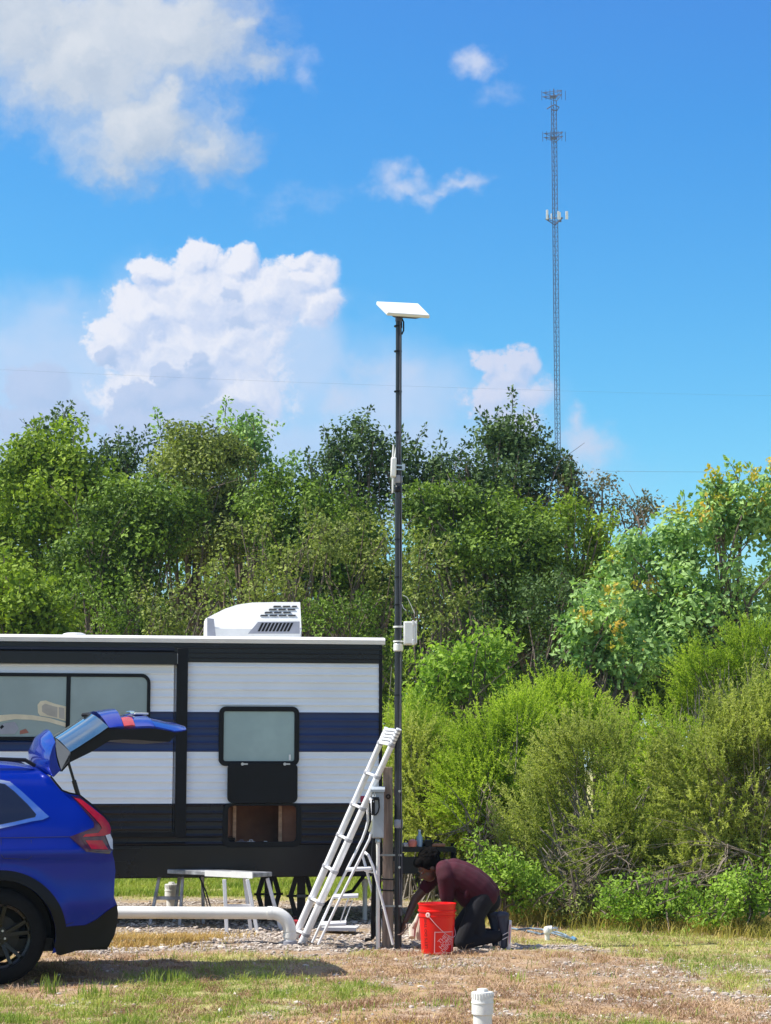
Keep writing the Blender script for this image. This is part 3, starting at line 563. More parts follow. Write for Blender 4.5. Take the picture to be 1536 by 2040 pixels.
    def dead(label, px, py, Y, n, L, aim, seed, spread=.5):
        rng = np.random.default_rng(seed); b = Vector(at(px, Y)); root = thing('dead_branch', label, 'branch', b, 0, 'dead branches in the thicket'); m = MB(); z0 = hz(py, Y)
        for k in range(n):
            dr = unit(np.array(aim) + rng.normal(size=3) * np.array([spread, spread * .6, spread])); a = np.array([rng.normal() * .1, rng.normal() * .1, z0 + rng.normal() * .08]); l = L * rng.uniform(.45, 1)
            e_ = a + dr * l; e_[2] = max(e_[2], .02); p, r = limb(rng, a, e_, rng.uniform(.004, .011), .002, 7, .12); m.tube(p, r, 5, caps=False)
            for q in range(4):
                s0 = np.array(p[rng.integers(2, 6)]); e2 = s0 + unit(dr + rng.normal(size=3) * .55) * l * rng.uniform(.2, .45); e2[2] = max(e2[2], .02); p2, r2 = limb(rng, s0, e2, .004, .0015, 5, .12); m.tube(p2, r2, 4, caps=False)
        m.build('stems', DEADM, root)
    DEADM = mat('dead_wood', (.33, .26, .20), .9, var=.2, scale=14)
    dead('bleached dead branches fanning out left from the foot of the right edge bush', 1470, 1700, 20.9, 20, 1.05, (-1, -.1, -.12), 1, .42)
    dead('pale dead stems hanging down below the right edge bush', 1450, 1720, 20.5, 11, .55, (-.35, 0, -1), 2, .4)
    dead('grey brown tangle of twigs left of the large feathery bush foot', 1230, 1700, 21.1, 34, .75, (-.75, -.05, -.3), 3, .45)
    dead('brown twigs rising through the right edge bush', 1500, 1690, 21.2, 26, 1.3, (.0, -.05, 1), 4, .28)
    dead('small dry twigs behind the head of the kneeling man', 950, 1660, 22.4, 26, .6, (.2, 0, .25), 5, .7)
    # ragged weeds and grass at the foot of the thicket
    X = rng.uniform(.35, 5.2, 26000); edge = 22.3 - (X - .9).clip(0) * .75; Y = edge + rng.normal(size=len(X)) * .45; Y = np.where(Y > edge + .7, edge + .7, Y); P = np.stack([X, Y, gz(X, Y)], -1)
    V, F = blades(P, rng.uniform(.05, .24, len(X)) * (.5 + fbm(X, Y, 2, 3, 8)), rng.uniform(.005, .011, len(X)), rng.uniform(.2, 1.2, len(X)), rng)
    o = bigmesh('edge_grass', V, F, leafmat('edge_straw', (.24, .24, .05), (.55, .42, .14), .35, .7, .1), tint=np.repeat(np.clip(fbm(X, Y, 1.5, 3, 4) * 2 - .6 + rng.normal(size=len(X)) * .2, 0, 1), 2)); tag(o, 'ragged yellow green grass along the foot of the thicket', 'grass', kind='stuff')
    X = rng.uniform(-7.5, 6, 60000); Y = rng.uniform(25.6, 31, 60000); k = fbm(X, Y, 1.2, 3, 14) > .3; X, Y = X[k], Y[k]; P = np.stack([X, Y, gz(X, Y)], -1)
    V, F = blades(P, rng.uniform(.04, .13, len(X)) * (.5 + fbm(X, Y, 1, 2, 3)), rng.uniform(.008, .014, len(X)), rng.uniform(.1, .9, len(X)), rng)
    o = bigmesh('far_grass', V, F, leafmat('far_grass_leaf', (.13, .22, .03), (.36, .42, .08), .35, .7, .1), tint=np.repeat(np.clip(fbm(X, Y, 1.0, 3, 5) * 2 - .6 + rng.normal(size=len(X)) * .2, 0, 1), 2)); tag(o, 'sunlit bright grass behind the trailer', 'grass', kind='stuff')
build_woods()

# ------------------------------------------------------------------ materials of built things
WHITE_AL = mat('white_siding', (.78, .82, .87), .38, var=.03, scale=1.5, spec=.5)
NAVY_AL = mat('navy_siding', (.008, .028, .11), .32, var=.08, scale=2, spec=.45)
BLACK_AL = mat('black_siding', (.004, .004, .007), .26, var=.15, scale=2, spec=.4)
BLACK = mat('black_plastic', (.004, .004, .006), .42, var=.2, scale=8, spec=.25)
BLACKM = mat('black_metal', (.008, .008, .011), .38, var=.2, scale=8, spec=.35)
WHITEP = mat('white_plastic', (.78, .78, .76), .35, var=.05, scale=5)
ROOFM = mat('roof_membrane', (.80, .78, .76), .6, var=.05, scale=3)
GREYP = mat('grey_plastic', (.32, .33, .38), .45, var=.06, scale=6)
PVC = mat('white_pvc', (.80, .79, .75), .3, var=.05, scale=4)
ALU = mat('aluminium', (.84, .84, .86), .35, var=.05, scale=6, metal=.1)
STEEL = mat('steel', (.55, .56, .58), .35, metal=.85, var=.1, scale=9)
GREYBOX = mat('grey_enamel', (.36, .40, .44), .4, var=.06, scale=5)
WOOD = mat('weathered_post_wood', (.42, .32, .25), .85, var=.25, scale=3, bump=.4, stretch=(6, 6, .6))
LUMBER = mat('new_lumber', (.52, .32, .20), .75, var=.15, scale=5, bump=.2, stretch=(1, 1, 6))
PANEL = mat('brown_panelling', (.30, .14, .08), .7, var=.15, scale=4)
RUBBER = mat('tyre_rubber', (.008, .008, .009), .8, var=.2, scale=20, bump=.2, spec=.2)
RIM = mat('black_alloy', (.012, .012, .014), .28, var=.1, metal=.3)
def glassy(name, c, rough=.04, spec=.9, transp=0.):
    m = mat(name, c, rough + .06, var=.08, scale=1.5, spec=spec)
    return m
GLASS = glassy('tinted_window_glass', (.26, .33, .33))
GLASS2 = glassy('pale_window_glass', (.30, .41, .41))
CARGLASS = glassy('privacy_glass', (.012, .014, .018), .02)
BLUE = mat('blue_car_paint', (.0, .017, .28), .22, var=.04, scale=2, metal=.25, coat=.5, spec=.1)
CHROME = mat('chrome', (.75, .80, .85), .08, metal=1., var=.02)
REDL = mat('red_lens', (.42, .003, .008), .15, var=.1, scale=20, coat=.4)
DARKL = mat('dark_lens', (.05, .004, .006), .12, var=.1, scale=20, coat=1.)
CLEARL = mat('clear_lens', (.62, .64, .68), .12, var=.1, scale=20, coat=1.)

# ------------------------------------------------------------------ travel trailer
def build_trailer():
    rz = R(8.4); o = W(760, 1700, 21.25); FR = Frame(Vector((o.x, 21.25, 0)), rz)
    root = thing('travel_trailer', 'white travel trailer with navy stripe, black trim and an open luggage hatch', 'trailer', FR.loc, rz)
    u = FR.un; X0 = -7.6; Wd = 2.44
    zt = u(600, 1268)[1]; z = {k: u(600, k)[1] for k in (1283, 1321, 1419, 1498, 1600, 1688, 1745)}
    ztop, zb = u(600, 1283)[1], z[1745]
    # openings
    cx0, cz0 = u(450, 1681); cx1, cz1 = u(594, 1604)
    sx = u(346, 1500)[0]                 # right end of the slide-out room
    zcut = [z[1688], z[1600], z[1498], z[1419], z[1321], ztop - .002]
    def zmat(q): return 2 if q < zcut[1] else 0 if q < zcut[2] else 1 if q < zcut[3] else 0 if q < zcut[4] else 2
    def siding(x0, x1, z0, z1, yoff=0.):
        m = MB(); zs = [z0]; st = .0075
        while zs[-1] < z1: zs.append(zs[-1] + st)
        zs[-1] = z1
        zs = sorted(set(zs + [c for c in zcut if z0 < c < z1]))
        def prof(q):
            t = (q % .0815) / .0815
            return -.0115 * math.exp(-((t - .5) / .16) ** 2) + .0012 * math.exp(-((t - .26) / .07) ** 2)
        for a, b in zip(zs[:-1], zs[1:]):
            k = zmat((a + b) / 2); m.add([(x0, prof(a) + yoff, a), (x1, prof(a) + yoff, a), (x1, prof(b) + yoff, b), (x0, prof(b) + yoff, b)], [(0, 1, 2, 3)], k)
        return m
    m = MB()
    for seg in ((cx1, -.03, z[1688], cz1), (sx, cx0, z[1688], cz1), (sx, -.03, cz1, ztop)):
        q = siding(*seg); n = len(m.v); m.v += q.v; m.f += [tuple(i + n for i in f) for f in q.f]; m.mi += q.mi; m.sm += q.sm
    m.b2(cx0, cx1, .0, .02, z[1688], cz0, 2)
    m.build('side_wall', [WHITE_AL, NAVY_AL, BLACK_AL], root, ang=60)
    slz = zcut[1] - .30
    m = siding(X0 + .6, sx - .01, slz, ztop - .03, -.05); m.b2(X0 + .6, sx - .01, -.045, .5, slz, ztop - .04, 0); m.build('slide_out', [WHITE_AL, NAVY_AL, BLACK_AL], root, ang=60)
    m = siding(X0, sx, z[1688], slz + .01, 0); m.build('lower_siding', [WHITE_AL, NAVY_AL, BLACK_AL], root, ang=60)
    m = MB(); m.b2(X0, -.002, Wd - .03, Wd, zb + .05, ztop, 0); m.b2(X0, X0 + .03, 0.02, Wd - .032, zb + .05, ztop, 0); m.b2(-.03, -.002, .012, Wd - .032, zb + .05, ztop, 0); m.build('end_and_rear_walls', [WHITE_AL], root)
    m = MB(); m.b2(X0, 0, .08, Wd - .1, zb + .02, zb + .10); m.build('floor', BLACKM, root)
    # roof
    m = MB(); pr = [(-.035, ztop), (-.045, ztop + .045), (-.02, zt - .012), (.08, zt), (Wd / 2, zt + .03), (Wd - .08, zt), (Wd + .02, zt - .012), (Wd + .035, ztop)]
    m.grid([[(x, y, q) for y, q in pr] for x in (X0 - .03, X0 / 2, -.06, .0, .035)]); m.add([(.035, y, q) for y, q in pr], [tuple(range(8))], 0, False); m.build('roof', ROOFM, root, solid=.0)
    m = MB(); m.b2(X0, .0, -.018, .0, z[1321] + .001, ztop - .002); m.bar((X0, -.024, ztop - .05), (0, -.024, ztop - .05), .02, .018); m.bar((X0, -.024, z[1321] + .10), (0, -.024, z[1321] + .10), .012, .012); m.bar((X0, -.024, z[1321] + .045), (0, -.024, z[1321] + .045), .01, .01)
    m.build('top_fascia', BLACK_AL, root, bevel=.004)
    m = MB(); m.b2(X0 + .6, sx + .02, -.115, -.045, z[1321] - .03, z[1321] + .085); m.b2(sx + .021, sx + .026, -.10, -.05, z[1321] - .02, z[1321] + .085, 1)
    m.build('slide_topper', [BLACK_AL, WHITEP], root, bevel=.006)
    m = MB(); m.b2(sx + .02, u(372, 1500)[0], -.055, .0, slz - .05, ztop - .06); m.b2(X0 + .6, sx + .02, -.054, -.01, slz - .05, slz); m.build('slide_flange', BLACK, root, bevel=.006)
    m = MB(); m.b2(-.028, .006, -.022, .02, zb, ztop - .01); m.build('corner_trim', BLACK, root, bevel=.005)
    m = MB(); m.b2(X0, .004, -.012, .03, zb, z[1688] + .002); m.bar((X0, -.015, zb + .16), (0, -.015, zb + .16), .012, .012); m.bar((X0, -.015, z[1688] - .01), (0, -.015, z[1688] - .01), .016, .014); m.build('skirt', BLACK_AL, root)
    m = MB(); m.b2(X0, .02, .35, .43, zb - .03, zb + .08); m.b2(X0, .02, Wd - .43, Wd - .35, zb - .03, zb + .08)
    for k in range(9): m.b2(-.3 - k * .8, -.36 - k * .8, .43, Wd - .43, zb - .02, zb + .04)
    m.build('chassis', BLACKM, root)
    # small window
    def win(x0, x1, z0, z1, r, fw, gl, yo, mull=None, name='window'):
        m = MB(); ring(m, rrect(x0, x1, z0, z1, r), rrect(x0 + fw, x1 - fw, z0 + fw, z1 - fw, max(r - fw, .01)), yo - .03, yo + .006)
        if mull: m.b2(mull - .022, mull + .022, yo - .026, yo, z0 + fw * .8, z1 - fw * .8)
        fr = m.build(name, BLACK, root, bevel=.005)
        m = MB(); a = rrect(x0 + fw * .9, x1 - fw * .9, z0 + fw * .9, z1 - fw * .9, max(r - fw, .01))
        if mull: m.b2(x0 + fw * .9, mull - .02, yo - .012, yo - .008, z0 + fw, z1 - fw, 0); m.prism([(max(x, mull + .02), q) for x, q in a], yo - .0125, yo - .0085)
        else: m.prism(a, yo - .012, yo - .008)
        m.build('pane', gl, fr); return fr
    a = u(435, 1526); b = u(596, 1408); w1 = win(a[0], b[0], a[1], b[1], .075, .052, GLASS2, -.004)
    m = MB(); q = u(577, 1509); m.box((q[0], -.022, q[1]), (.02, .004, .06)); m.build('sticker', WHITEP, w1)
    a = u(-290, 1474); b = u(300, 1343); c = u(136, 1400)
    bw = win(a[0], b[0], a[1], b[1], .10, .036, GLASS, -.056, c[0])
    # reflections painted as pale plates on the large pane, with small shapes below
    CREAM = mat('cream_reflection', (.74, .66, .48), .8, var=.08); TAUPE = mat('taupe_reflection', (.44, .41, .36), .85, var=.08)
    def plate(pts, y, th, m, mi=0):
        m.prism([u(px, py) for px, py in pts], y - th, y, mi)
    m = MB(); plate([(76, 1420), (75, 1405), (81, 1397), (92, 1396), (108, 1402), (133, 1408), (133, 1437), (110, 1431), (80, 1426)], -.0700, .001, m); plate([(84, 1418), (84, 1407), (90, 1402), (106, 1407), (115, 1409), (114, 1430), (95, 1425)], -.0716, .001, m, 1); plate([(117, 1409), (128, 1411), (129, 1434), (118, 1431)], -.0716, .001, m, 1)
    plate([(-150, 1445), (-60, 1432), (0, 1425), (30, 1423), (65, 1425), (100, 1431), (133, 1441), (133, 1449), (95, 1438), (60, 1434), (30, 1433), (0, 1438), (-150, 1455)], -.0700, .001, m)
    m.build('reflected_shapes', [CREAM, TAUPE], bw)
    m = MB(); plate([(0, 1447), (10, 1441), (30, 1438), (38, 1452), (30, 1462), (0, 1463)], -.0698, .001, m, 0); plate([(40, 1456), (52, 1452), (58, 1460), (40, 1463)], -.0702, .001, m, 1); plate([(0, 1449), (5, 1444), (9, 1448), (3, 1453)], -.0712, .001, m, 2)
    m.build('small_shapes', [GREYP, mat('brick_red', (.35, .13, .09)), BLACK], bw)
    # hatch flipped up below the window, and the compartment behind
    a = u(452, 1600); b = u(592, 1520); hd = MB(); hd.prism(rrect(a[0], b[0], a[1], b[1], .06), -.065, -.025)
    hatch = hd.build('hatch_door', BLACK, root, bevel=.006)
    for px in (484, 568):
        m = MB(); q = u(px, 1526); m.tube([(q[0] - .012, -.07, q[1] + .02), (q[0] - .012, -.10, q[1] + .02)], .016, 10); m.b2(q[0] + .004, q[0] + .045, -.09, -.075, q[1] + .012, q[1] + .028); m.build('hatch_catch', STEEL, hatch)
    m = MB(); ring(m, rrect(cx0 - .035, cx1 + .035, cz0 - .035, cz1 + .02, .075), rrect(cx0 + .02, cx1 - .02, cz0 + .02, cz1 - .005, .05), -.022, .012); m.build('hatch_frame', BLACK, root, bevel=.004)
    m = MB(); d = .62
    for bx in ((cx0 - .05, cx1 + .05, d, d + .02, cz0 - .05, cz1 + .05), (cx0 - .05, cx1 + .05, .03, d, cz0 - .06, cz0 - .03), (cx0 - .05, cx1 + .05, .03, d, cz1 + .03, cz1 + .05), (cx0 - .07, cx0 - .05, .03, d, cz0 - .05, cz1 + .05), (cx1 + .05, cx1 + .07, .03, d, cz0 - .05, cz1 + .05)): m.b2(*bx)
    comp = m.build('luggage_compartment', PANEL, root)
    for px in (467, 558):
        m = MB(); q = u(px, 1640, .2)[0]; m.b2(q - .018, q + .018, .18, .22, cz0 - .03, cz1 + .03); m.build('stud', LUMBER, comp)
    m = MB(); q = u(560, 1640)[0]; m.b2(q, cx1, .21, .215, cz0 - .03, cz1 + .03); m.build('divider', PANEL, comp); m = MB(); m.b2(cx0, u(462, 1640)[0], .21, .215, cz0 - .03, cz1 + .03); m.build('divider', PANEL, comp)
    for nm, lb, px, w_, h_, dd, mt_ in (('toolbox', 'small white lidded box inside the open luggage hatch', 500, .075, .05, .12, WHITEP), ('toolbox', 'dark case at the left end of the open luggage hatch', 459, .09, .09, .12, BLACK), ('hose_fitting', 'small white fitting at the middle of the open luggage hatch', 529, .05, .035, .04, PVC), ('pouch', 'mauve cloth pouch beside the dark case in the luggage hatch', 481, .10, .05, .10, GREYP)):
        q = u(px, 1680, .1)[0]; t = thing(nm, lb, 'luggage' if nm != 'hose_fitting' else 'fitting', FR.M @ Vector((q, .10, cz0 - .03)), rz, 'things lying in the luggage hatch'); m = MB(); m.b2(-w_ / 2, w_ / 2, -dd / 2, dd / 2, .0, h_ * .7); m.build('case', mt_, t, bevel=.008)
        m = MB(); m.b2(-w_ / 2 - .003, w_ / 2 + .003, -dd / 2 - .003, dd / 2 + .003, h_ * .72, h_); m.tube([(-.02, 0, h_), (-.015, 0, h_ + .015), (.015, 0, h_ + .015), (.02, 0, h_)], .004, 6); m.build('lid', mt_, t, bevel=.004)
    # air conditioner
    ax0, ax1 = u(413, 1262, 1.0)[0], u(597, 1262, 1.0)[0]; ab = zt + .012; yn, yf = 1.0, 1.72
    def A(px, py, y=1.0): return u(px, py, y)
    prof = [A(413, 1264), A(413, 1230), A(428, 1222), A(450, 1211), A(474, 1202.5), A(505, 1198), A(550, 1197), A(601, 1197), A(597, 1264)]
    prof[0] = (prof[0][0], ab); prof[-1] = (prof[-1][0], ab)
    m = MB(); rows = []
    for k, (x, q) in enumerate(prof):
        hh = (q - ab); mid = ab + min(hh, .135)
        inset = .10 * max(0, hh - .135) / .19
        rows.append([(x, yn, ab), (x, yn, mid), (x, yn + inset, q), (x, yn + inset + .1, q + .004), (x, (yn + yf) / 2, q + .012), (x, yf - inset, q), (x, yf, mid), (x, yf, ab)])
    m.grid(rows); m.add(rows[0], [tuple(range(8))], 0, False); m.add(rows[-1], [tuple(range(8))[::-1]], 0, False)
    ac = m.build('air_conditioner', WHITEP, root, ang=25)
    for part_ in (0, 1):
     m = MB(); g0 = [A(494, 1262.5), A(514, 1239), A(597, 1238), A(597, 1262.5)]; m.prism([(x, max(q, ab + .003)) for x, q in g0], yn - .004, yn + .01) if part_ == 0 else m.prism([(A(413, 1262)[0] - .002, ab), (A(431, 1262)[0], ab), A(426, 1233), (A(413, 1230)[0] - .002, A(413, 1231)[1])], yn - .003, yn + .01); m.build('side_panel', GREYP, ac)
    m = MB()
    for k in range(9):
        x = 519 + k * 7.3; m.prism([A(x - 6, 1258), A(x - 1.5, 1258), A(x + 7, 1241), A(x + 2.5, 1241)], yn - .008, yn - .002)
    m.build('side_grille', BLACK, ac)
    m = MB()
    for r_ in range(4):
        for c in range(3 if r_ < 3 else 4):
            x = 548 - r_ * 9 + c * 18.5; y_ = 1205 + r_ * 6.3; x1 = min(x + 14, 594)
            if x < 590: pts = [A(x - 2, y_ + 2.2), A(x1 - 1, y_ + 2.2), A(x1, y_ - .3), A(x, y_ - .3)]; 
            else: continue
            hh = pts[0][1] - ab; yy = yn + .10 * max(0, hh - .135) / .19; m.prism(pts, yy - .012, yy + .006)
    m.build('top_grille', mat('slot_grey', (.05, .05, .06), .6), ac)
    for (px, lab) in ((148, 'round'), (735, 'x')):
        if lab == 'x': continue
        q = u(px, 1262, .7); m = MB(); m.lathe([(.10, zt), (.105, zt + .025), (.05, zt + .026)], (q[0], .7, 0), n=20); m.lathe([(.11, zt + .03), (.125, zt + .035), (.122, zt + .05), (.09, zt + .06), (.01, zt + .064)], (q[0], .7, 0), n=24); m.build('roof_vent', WHITEP, root)
    # marker light, jacks, wheels, cables
    q = u(723, 1592); m = MB(); m.b2(q[0] - .03, q[0] + .03, -.035, -.01, q[1] - .035, q[1] + .035); m.build('marker_light', mat('magenta_lens', (.35, .01, .06), .2), root, bevel=.008)
    def jack(px, y):
        x = u(px, 1780, y)[0]; m = MB(); zt_ = zb - .02; zm = .27
        m.b2(x - .10, x + .10, y - .05, y + .05, .005, .03); m.b2(x - .09, x + .09, y - .04, y + .04, zt_, zt_ + .03)
        for s_ in (-1, 1): m.bar((x + s_ * .05, y, zt_), (x + s_ * .115, y, zm), .05, .035, (0, 1, 0)); m.bar((x + s_ * .115, y, zm), (x + s_ * .05, y, .03), .05, .035, (0, 1, 0))
        m.tube([(x - .16, y, zm), (x + .16, y, zm)], .012, 8); m.b2(x - .045, x + .045, y - .012, y + .012, .03, zt_); j = m.build('stabiliser_jack', BLACKM, root)
        m = MB(); m.tube([(x - .05, y - .03, zm), (x + .05, y - .03, zm)], .018, 8); m.build('screw_nut', STEEL, j)
    jack(535, .9); jack(600, .55); 
    for s_, y in ((0, .12), (1, Wd - .34)):
        for k in (0, 1):
            x = -5.2 + k * .86; m = MB(); m.lathe([(.20, 0), (.33, .01), (.345, .05), (.345, .16), (.33, .20), (.20, .21)], (x, y, .345), (0, 1, 0), 28); wh = m.build('wheel', RUBBER, root); m = MB(); m.lathe([(.20, .02), (.19, .05), (.05, .03), (.05, .0), (.01, .0)], (x, y, .345), (0, 1, 0), 20); m.build('rim', STEEL, wh)
    m = MB(); x = u(655, 1790, .5)[0]; m.tube([(x - .25, .5, zb), (x - .22, .5, zb - .16), (x - .12, .5, zb - .12), (x - .05, .5, zb)], .006, 6); q = u(700, 1700, .3); m.tube([(q[0] + .15, .3, zb), (q[0] + .02, .32, zb - .18), (q[0] - .2, .34, .25), (q[0] - .32, .3, .16)], .02, 8); m.build('hanging_cables', BLACK, root)
    # tongue and its gear, projecting past the right end
    tz = u(850, 1692)[1]; tb = u(850, 1745)[1]
    m = MB(); x1 = u(905, 1690, .6)[0]; m.b2(.01, x1 - .35, .45, .55, tb, tz - .10); m.b2(.0, x1, .5, .62, tz - .05, tz + .005); m.b2(.0, x1 - .4, .7, 1.9, tz - .04, tz - .005); m.bar((0, 1.9, tb + .06), (x1 + .3, 1.22, tb + .06), .08, .12); m.bar((0, .5, tb + .06), (x1 + .3, 1.2, tb + .06), .08, .12)
    m.b2(.02, .32, .46, .9, tb + .02, tz - .06); m.tube([(x1 + .1, 1.2, .05), (x1 + .1, 1.2, tz + .02)], .035, 10); m.build('tongue_rack', BLACKM, root)
    def on_rack(name, lb, cat, px, fn, mt_, y=.56):
        q = u(px, 1692, y)[0]; t = thing(name, lb, cat, FR.M @ Vector((q, y, tz + .006)), rz, 'odds and ends on the trailer tongue rack'); fn(t, mt_)
    def orb(t, mt_): m = MB(); m.lathe([(.01, 0), (.04, .005), (.052, .04), (.045, .07), (.02, .085), (.01, .088)], n=16); m.build('ball', mt_, t)
    on_rack('ball_float', 'pink orange ball on the black trailer rack just right of the mast', 'ball', 822, orb, mat('salmon_plastic', (.75, .22, .17), .4), .48)
    def bot(t, mt_):
        m = MB(); m.lathe([(.03, 0), (.034, .02), (.034, .10), (.015, .14), (.014, .165)], n=14); m.build('bottle_body', mt_, t); m = MB(); m.lathe([(.016, .166), (.016, .185)], n=12); m.build('cap', WHITEP, t)
    on_rack('water_bottle', 'pale blue plastic bottle standing on the trailer rack', 'bottle', 836, bot, mat('pale_blue_plastic', (.35, .50, .66), .15, spec=.8))
    def blk(w_, h_):
        def f(t, mt_):
            m = MB(); m.b2(-w_ / 2, w_ / 2, -.06, .06, 0, h_); m.build('case', mt_, t, bevel=.012); m = MB(); m.tube([(-w_ * .3, 0, h_), (-w_ * .2, 0, h_ + .03), (w_ * .2, 0, h_ + .02), (w_ * .3, 0, h_)], .009, 6); m.build('handle', BLACK, t)
        return f
    on_rack('tool_bag', 'black tool bag on the trailer rack above the kneeling man', 'bag', 853, blk(.09, .075), BLACK)
    on_rack('strap_bundle', 'small dark strap bundle left of the black tool bag on the rack', 'strap', 842, blk(.06, .04), BLACKM, .66)
    on_rack('brown_case', 'flat brown case right of the black tool bag on the rack', 'case', 872, blk(.16, .035), PANEL)
    on_rack('clear_bag', 'crumpled whitish wrapper beside the pink orange ball on the rack', 'wrapper', 809, blk(.07, .045), mat('wrapper_film', (.5, .48, .5), .3))
    return FR
TR = build_trailer()

# ------------------------------------------------------------------ blue car with its tailgate up
def build_car():
    rz = R(15); FR = Frame(Vector((W(-2, 1857, 15.3).x, 15.3, 0)), rz)
    root = thing('parked_car', 'glossy blue sport utility car with its tailgate raised', 'car', FR.loc, rz); WD = 1.84
    def ys(x, z):
        y = .012 + .020 * max(0, (.62 - z)) ** 1
        if z > .98: y += .33 * (min(z - .98, .7) / .68) ** 1.55
        if z > 1.52: y += .10 * ((z - 1.52) / .15) ** 2
        y -= .014 * math.exp(-((z - 1.0) / .045) ** 2) + .0 + .012 * math.exp(-((z - .60) / .12) ** 2)
        t = min(max((x - .56) / .43, 0), .985); y += .24 * (1 - math.sqrt(1 - t * t))
        t = min(max((-x - 2.9) / .85, 0), .99); y += .45 * (1 - math.sqrt(1 - t * t))
        for wx in (0, -2.7):
            r = math.hypot(x - wx, z - .365)
            if z > .2: y -= .022 * math.exp(-((r - .44) / .07) ** 2)
        return y
    def C(px, py):
        y = .05
        for _ in range(5): x, z = FR.un(px, py, y); y = ys(x, z)
        return (x, z)
    def surf(poly, yo, mats_, name, parent, th=0., step=.03, holes=None, side=1):
        """patch of the body side inside an outline given in (x,z); yo stands proud towards the outside"""
        from mathutils.geometry import intersect_point_tri_2d
        pts = [Vector(p) for p in poly]; n = len(pts); dense = []
        for i in range(n):
            a, b = pts[i], pts[(i + 1) % n]; k = max(1, int((b - a).length / step))
            dense += [a.lerp(b, j / k) for j in range(k)]
        def inside(p):
            c = False; j = len(dense) - 1
            for i in range(len(dense)):
                a, b = dense[i], dense[j]
                if (a.y > p[1]) != (b.y > p[1]) and p[0] < (b.x - a.x) * (p[1] - a.y) / (b.y - a.y) + a.x: c = not c
                j = i
            return c
        xs = [p.x for p in dense]; zs = [p.y for p in dense]; inner = []
        x = min(xs)
        while x < max(xs):
            z = min(zs)
            while z < max(zs):
                if inside((x, z)) and min((Vector((x, z)) - q).length for q in dense) > step * .5: inner.append(Vector((x, z)))
                z += step
            x += step
        r = delaunay_2d_cdt(dense + inner, [], [list(range(len(dense)))], 1, 1e-5)
        V = [(v.x, ys(v.x, v.y) - yo, v.y) for v in r[0]]; F = [tuple(f) for f in r[2]]
        m = MB()
        if side < 0: V = [(a, WD - b, c) for a, b, c in V]
        m.add(V, F)
        if th:
            nd = len(dense); sgn = 1 if side > 0 else -1
            ring_ = [(d.x, (ys(d.x, d.y) - yo) if side > 0 else WD - (ys(d.x, d.y) - yo), d.y) for d in dense]
            m.add(ring_ + [(a, b + sgn * th, c) for a, b, c in ring_], [(i, (i + 1) % nd, nd + (i + 1) % nd, nd + i) for i in range(nd)], 0, True)
        return m.build(name, mats_, parent, ang=40)
    # outline of the body side
    rear = [C(*p) for p in [(99, 1548), (110, 1562), (122, 1576), (138, 1582), (156, 1585), (185, 1608), (205, 1626), (217, 1639), (222, 1664), (224, 1693), (224, 1701), (228, 1715), (230, 1735), (228, 1760), (227, 1787), (234, 1804), (234, 1835), (228, 1863), (216, 1885), (170, 1887)]]
    arch = [(math.cos(a) * .43, .365 + math.sin(a) * .43) for a in [R(q) for q in range(-18, 199, 8)]]
    rl = C(40, 1527); roof = [C(99, 1548), C(80, 1536), C(60, 1531), C(40, 1527), C(0, 1523)]
    zr = roof[-1][1]
    front = [(-.6, zr + .008), (-1.3, zr + .012), (-1.75, zr - .03), (-2.15, 1.42), (-2.55, 1.16), (-2.75, 1.05), (-3.2, .99), (-3.5, .86), (-3.66, .66), (-3.66, .38), (-3.5, .23), (-3.15, .21)]
    arch2 = [(x - 2.7, z) for x, z in arch][::-1]
    out = rear + [(.44, .24)] + arch + [(-.44, .21), (-2.25, .20)] + arch2[::-1] + front[::-1] + roof[::-1][:-1]
    # de-duplicate order: rear goes down, then underside towards the front, then back over the top
    for side in (1, -1):
        o = surf(out, 0, BLUE, 'body_side', root, th=.03, side=side)
    # roof, bonnet and screens across the car
    top = [(q[0], q[1]) for q in roof] + front[:9]
    m = MB(); rows = []
    for (x, z) in top:
        y0 = ys(x, z) + .004; r_ = []
        for k in range(13):
            t = k / 12; r_.append((x, y0 + (WD - 2 * y0) * t, z + .035 * (1 - (2 * t - 1) ** 2) ** .8 + (.0)))
        rows.append(r_)
    m.grid(rows); nrow = 12
    for i in range(len(m.f)):
        rr = i // nrow
        if rr in (6, 7, 8): m.mi[i] = 1
    m.build('roof', [BLUE, CARGLASS], root)
    m = MB(); rows = []
    for (x, z) in front[8:]:
        y0 = ys(x, z); rows.append([(x, y0 + (WD - 2 * y0) * k / 8, z) for k in range(9)])
    m.grid(rows); m.build('front_bumper', BLACK, root)
    # rear bumper across
    m = MB(); rows = []
    for (x, z) in rear[10:]:
        y0 = ys(x, z) + .002; rows.append([(x + .03 * (1 - (2 * k / 10 - 1) ** 2), y0 + (WD - 2 * y0) * k / 10, z) for k in range(11)])
    m.grid(rows); nb_ = 10
    for i in range(len(m.f)):
        if i // nb_ >= 4: m.mi[i] = 1
    m.build('rear_bumper', [BLUE, BLACK], root)
    zf = rear[10][1] - .02
    m = MB(); m.b2(-1.2, rear[10][0] - .03, .16, WD - .16, zf - .04, zf); m.b2(-1.25, -1.2, .16, WD - .16, zf, 1.3); m.b2(-3.3, .85, .12, WD - .12, .24, .34); m.b2(-1.0, -.9, .2, WD - .2, zf, 1.15)
    m.build('cargo_floor', BLACK, root)
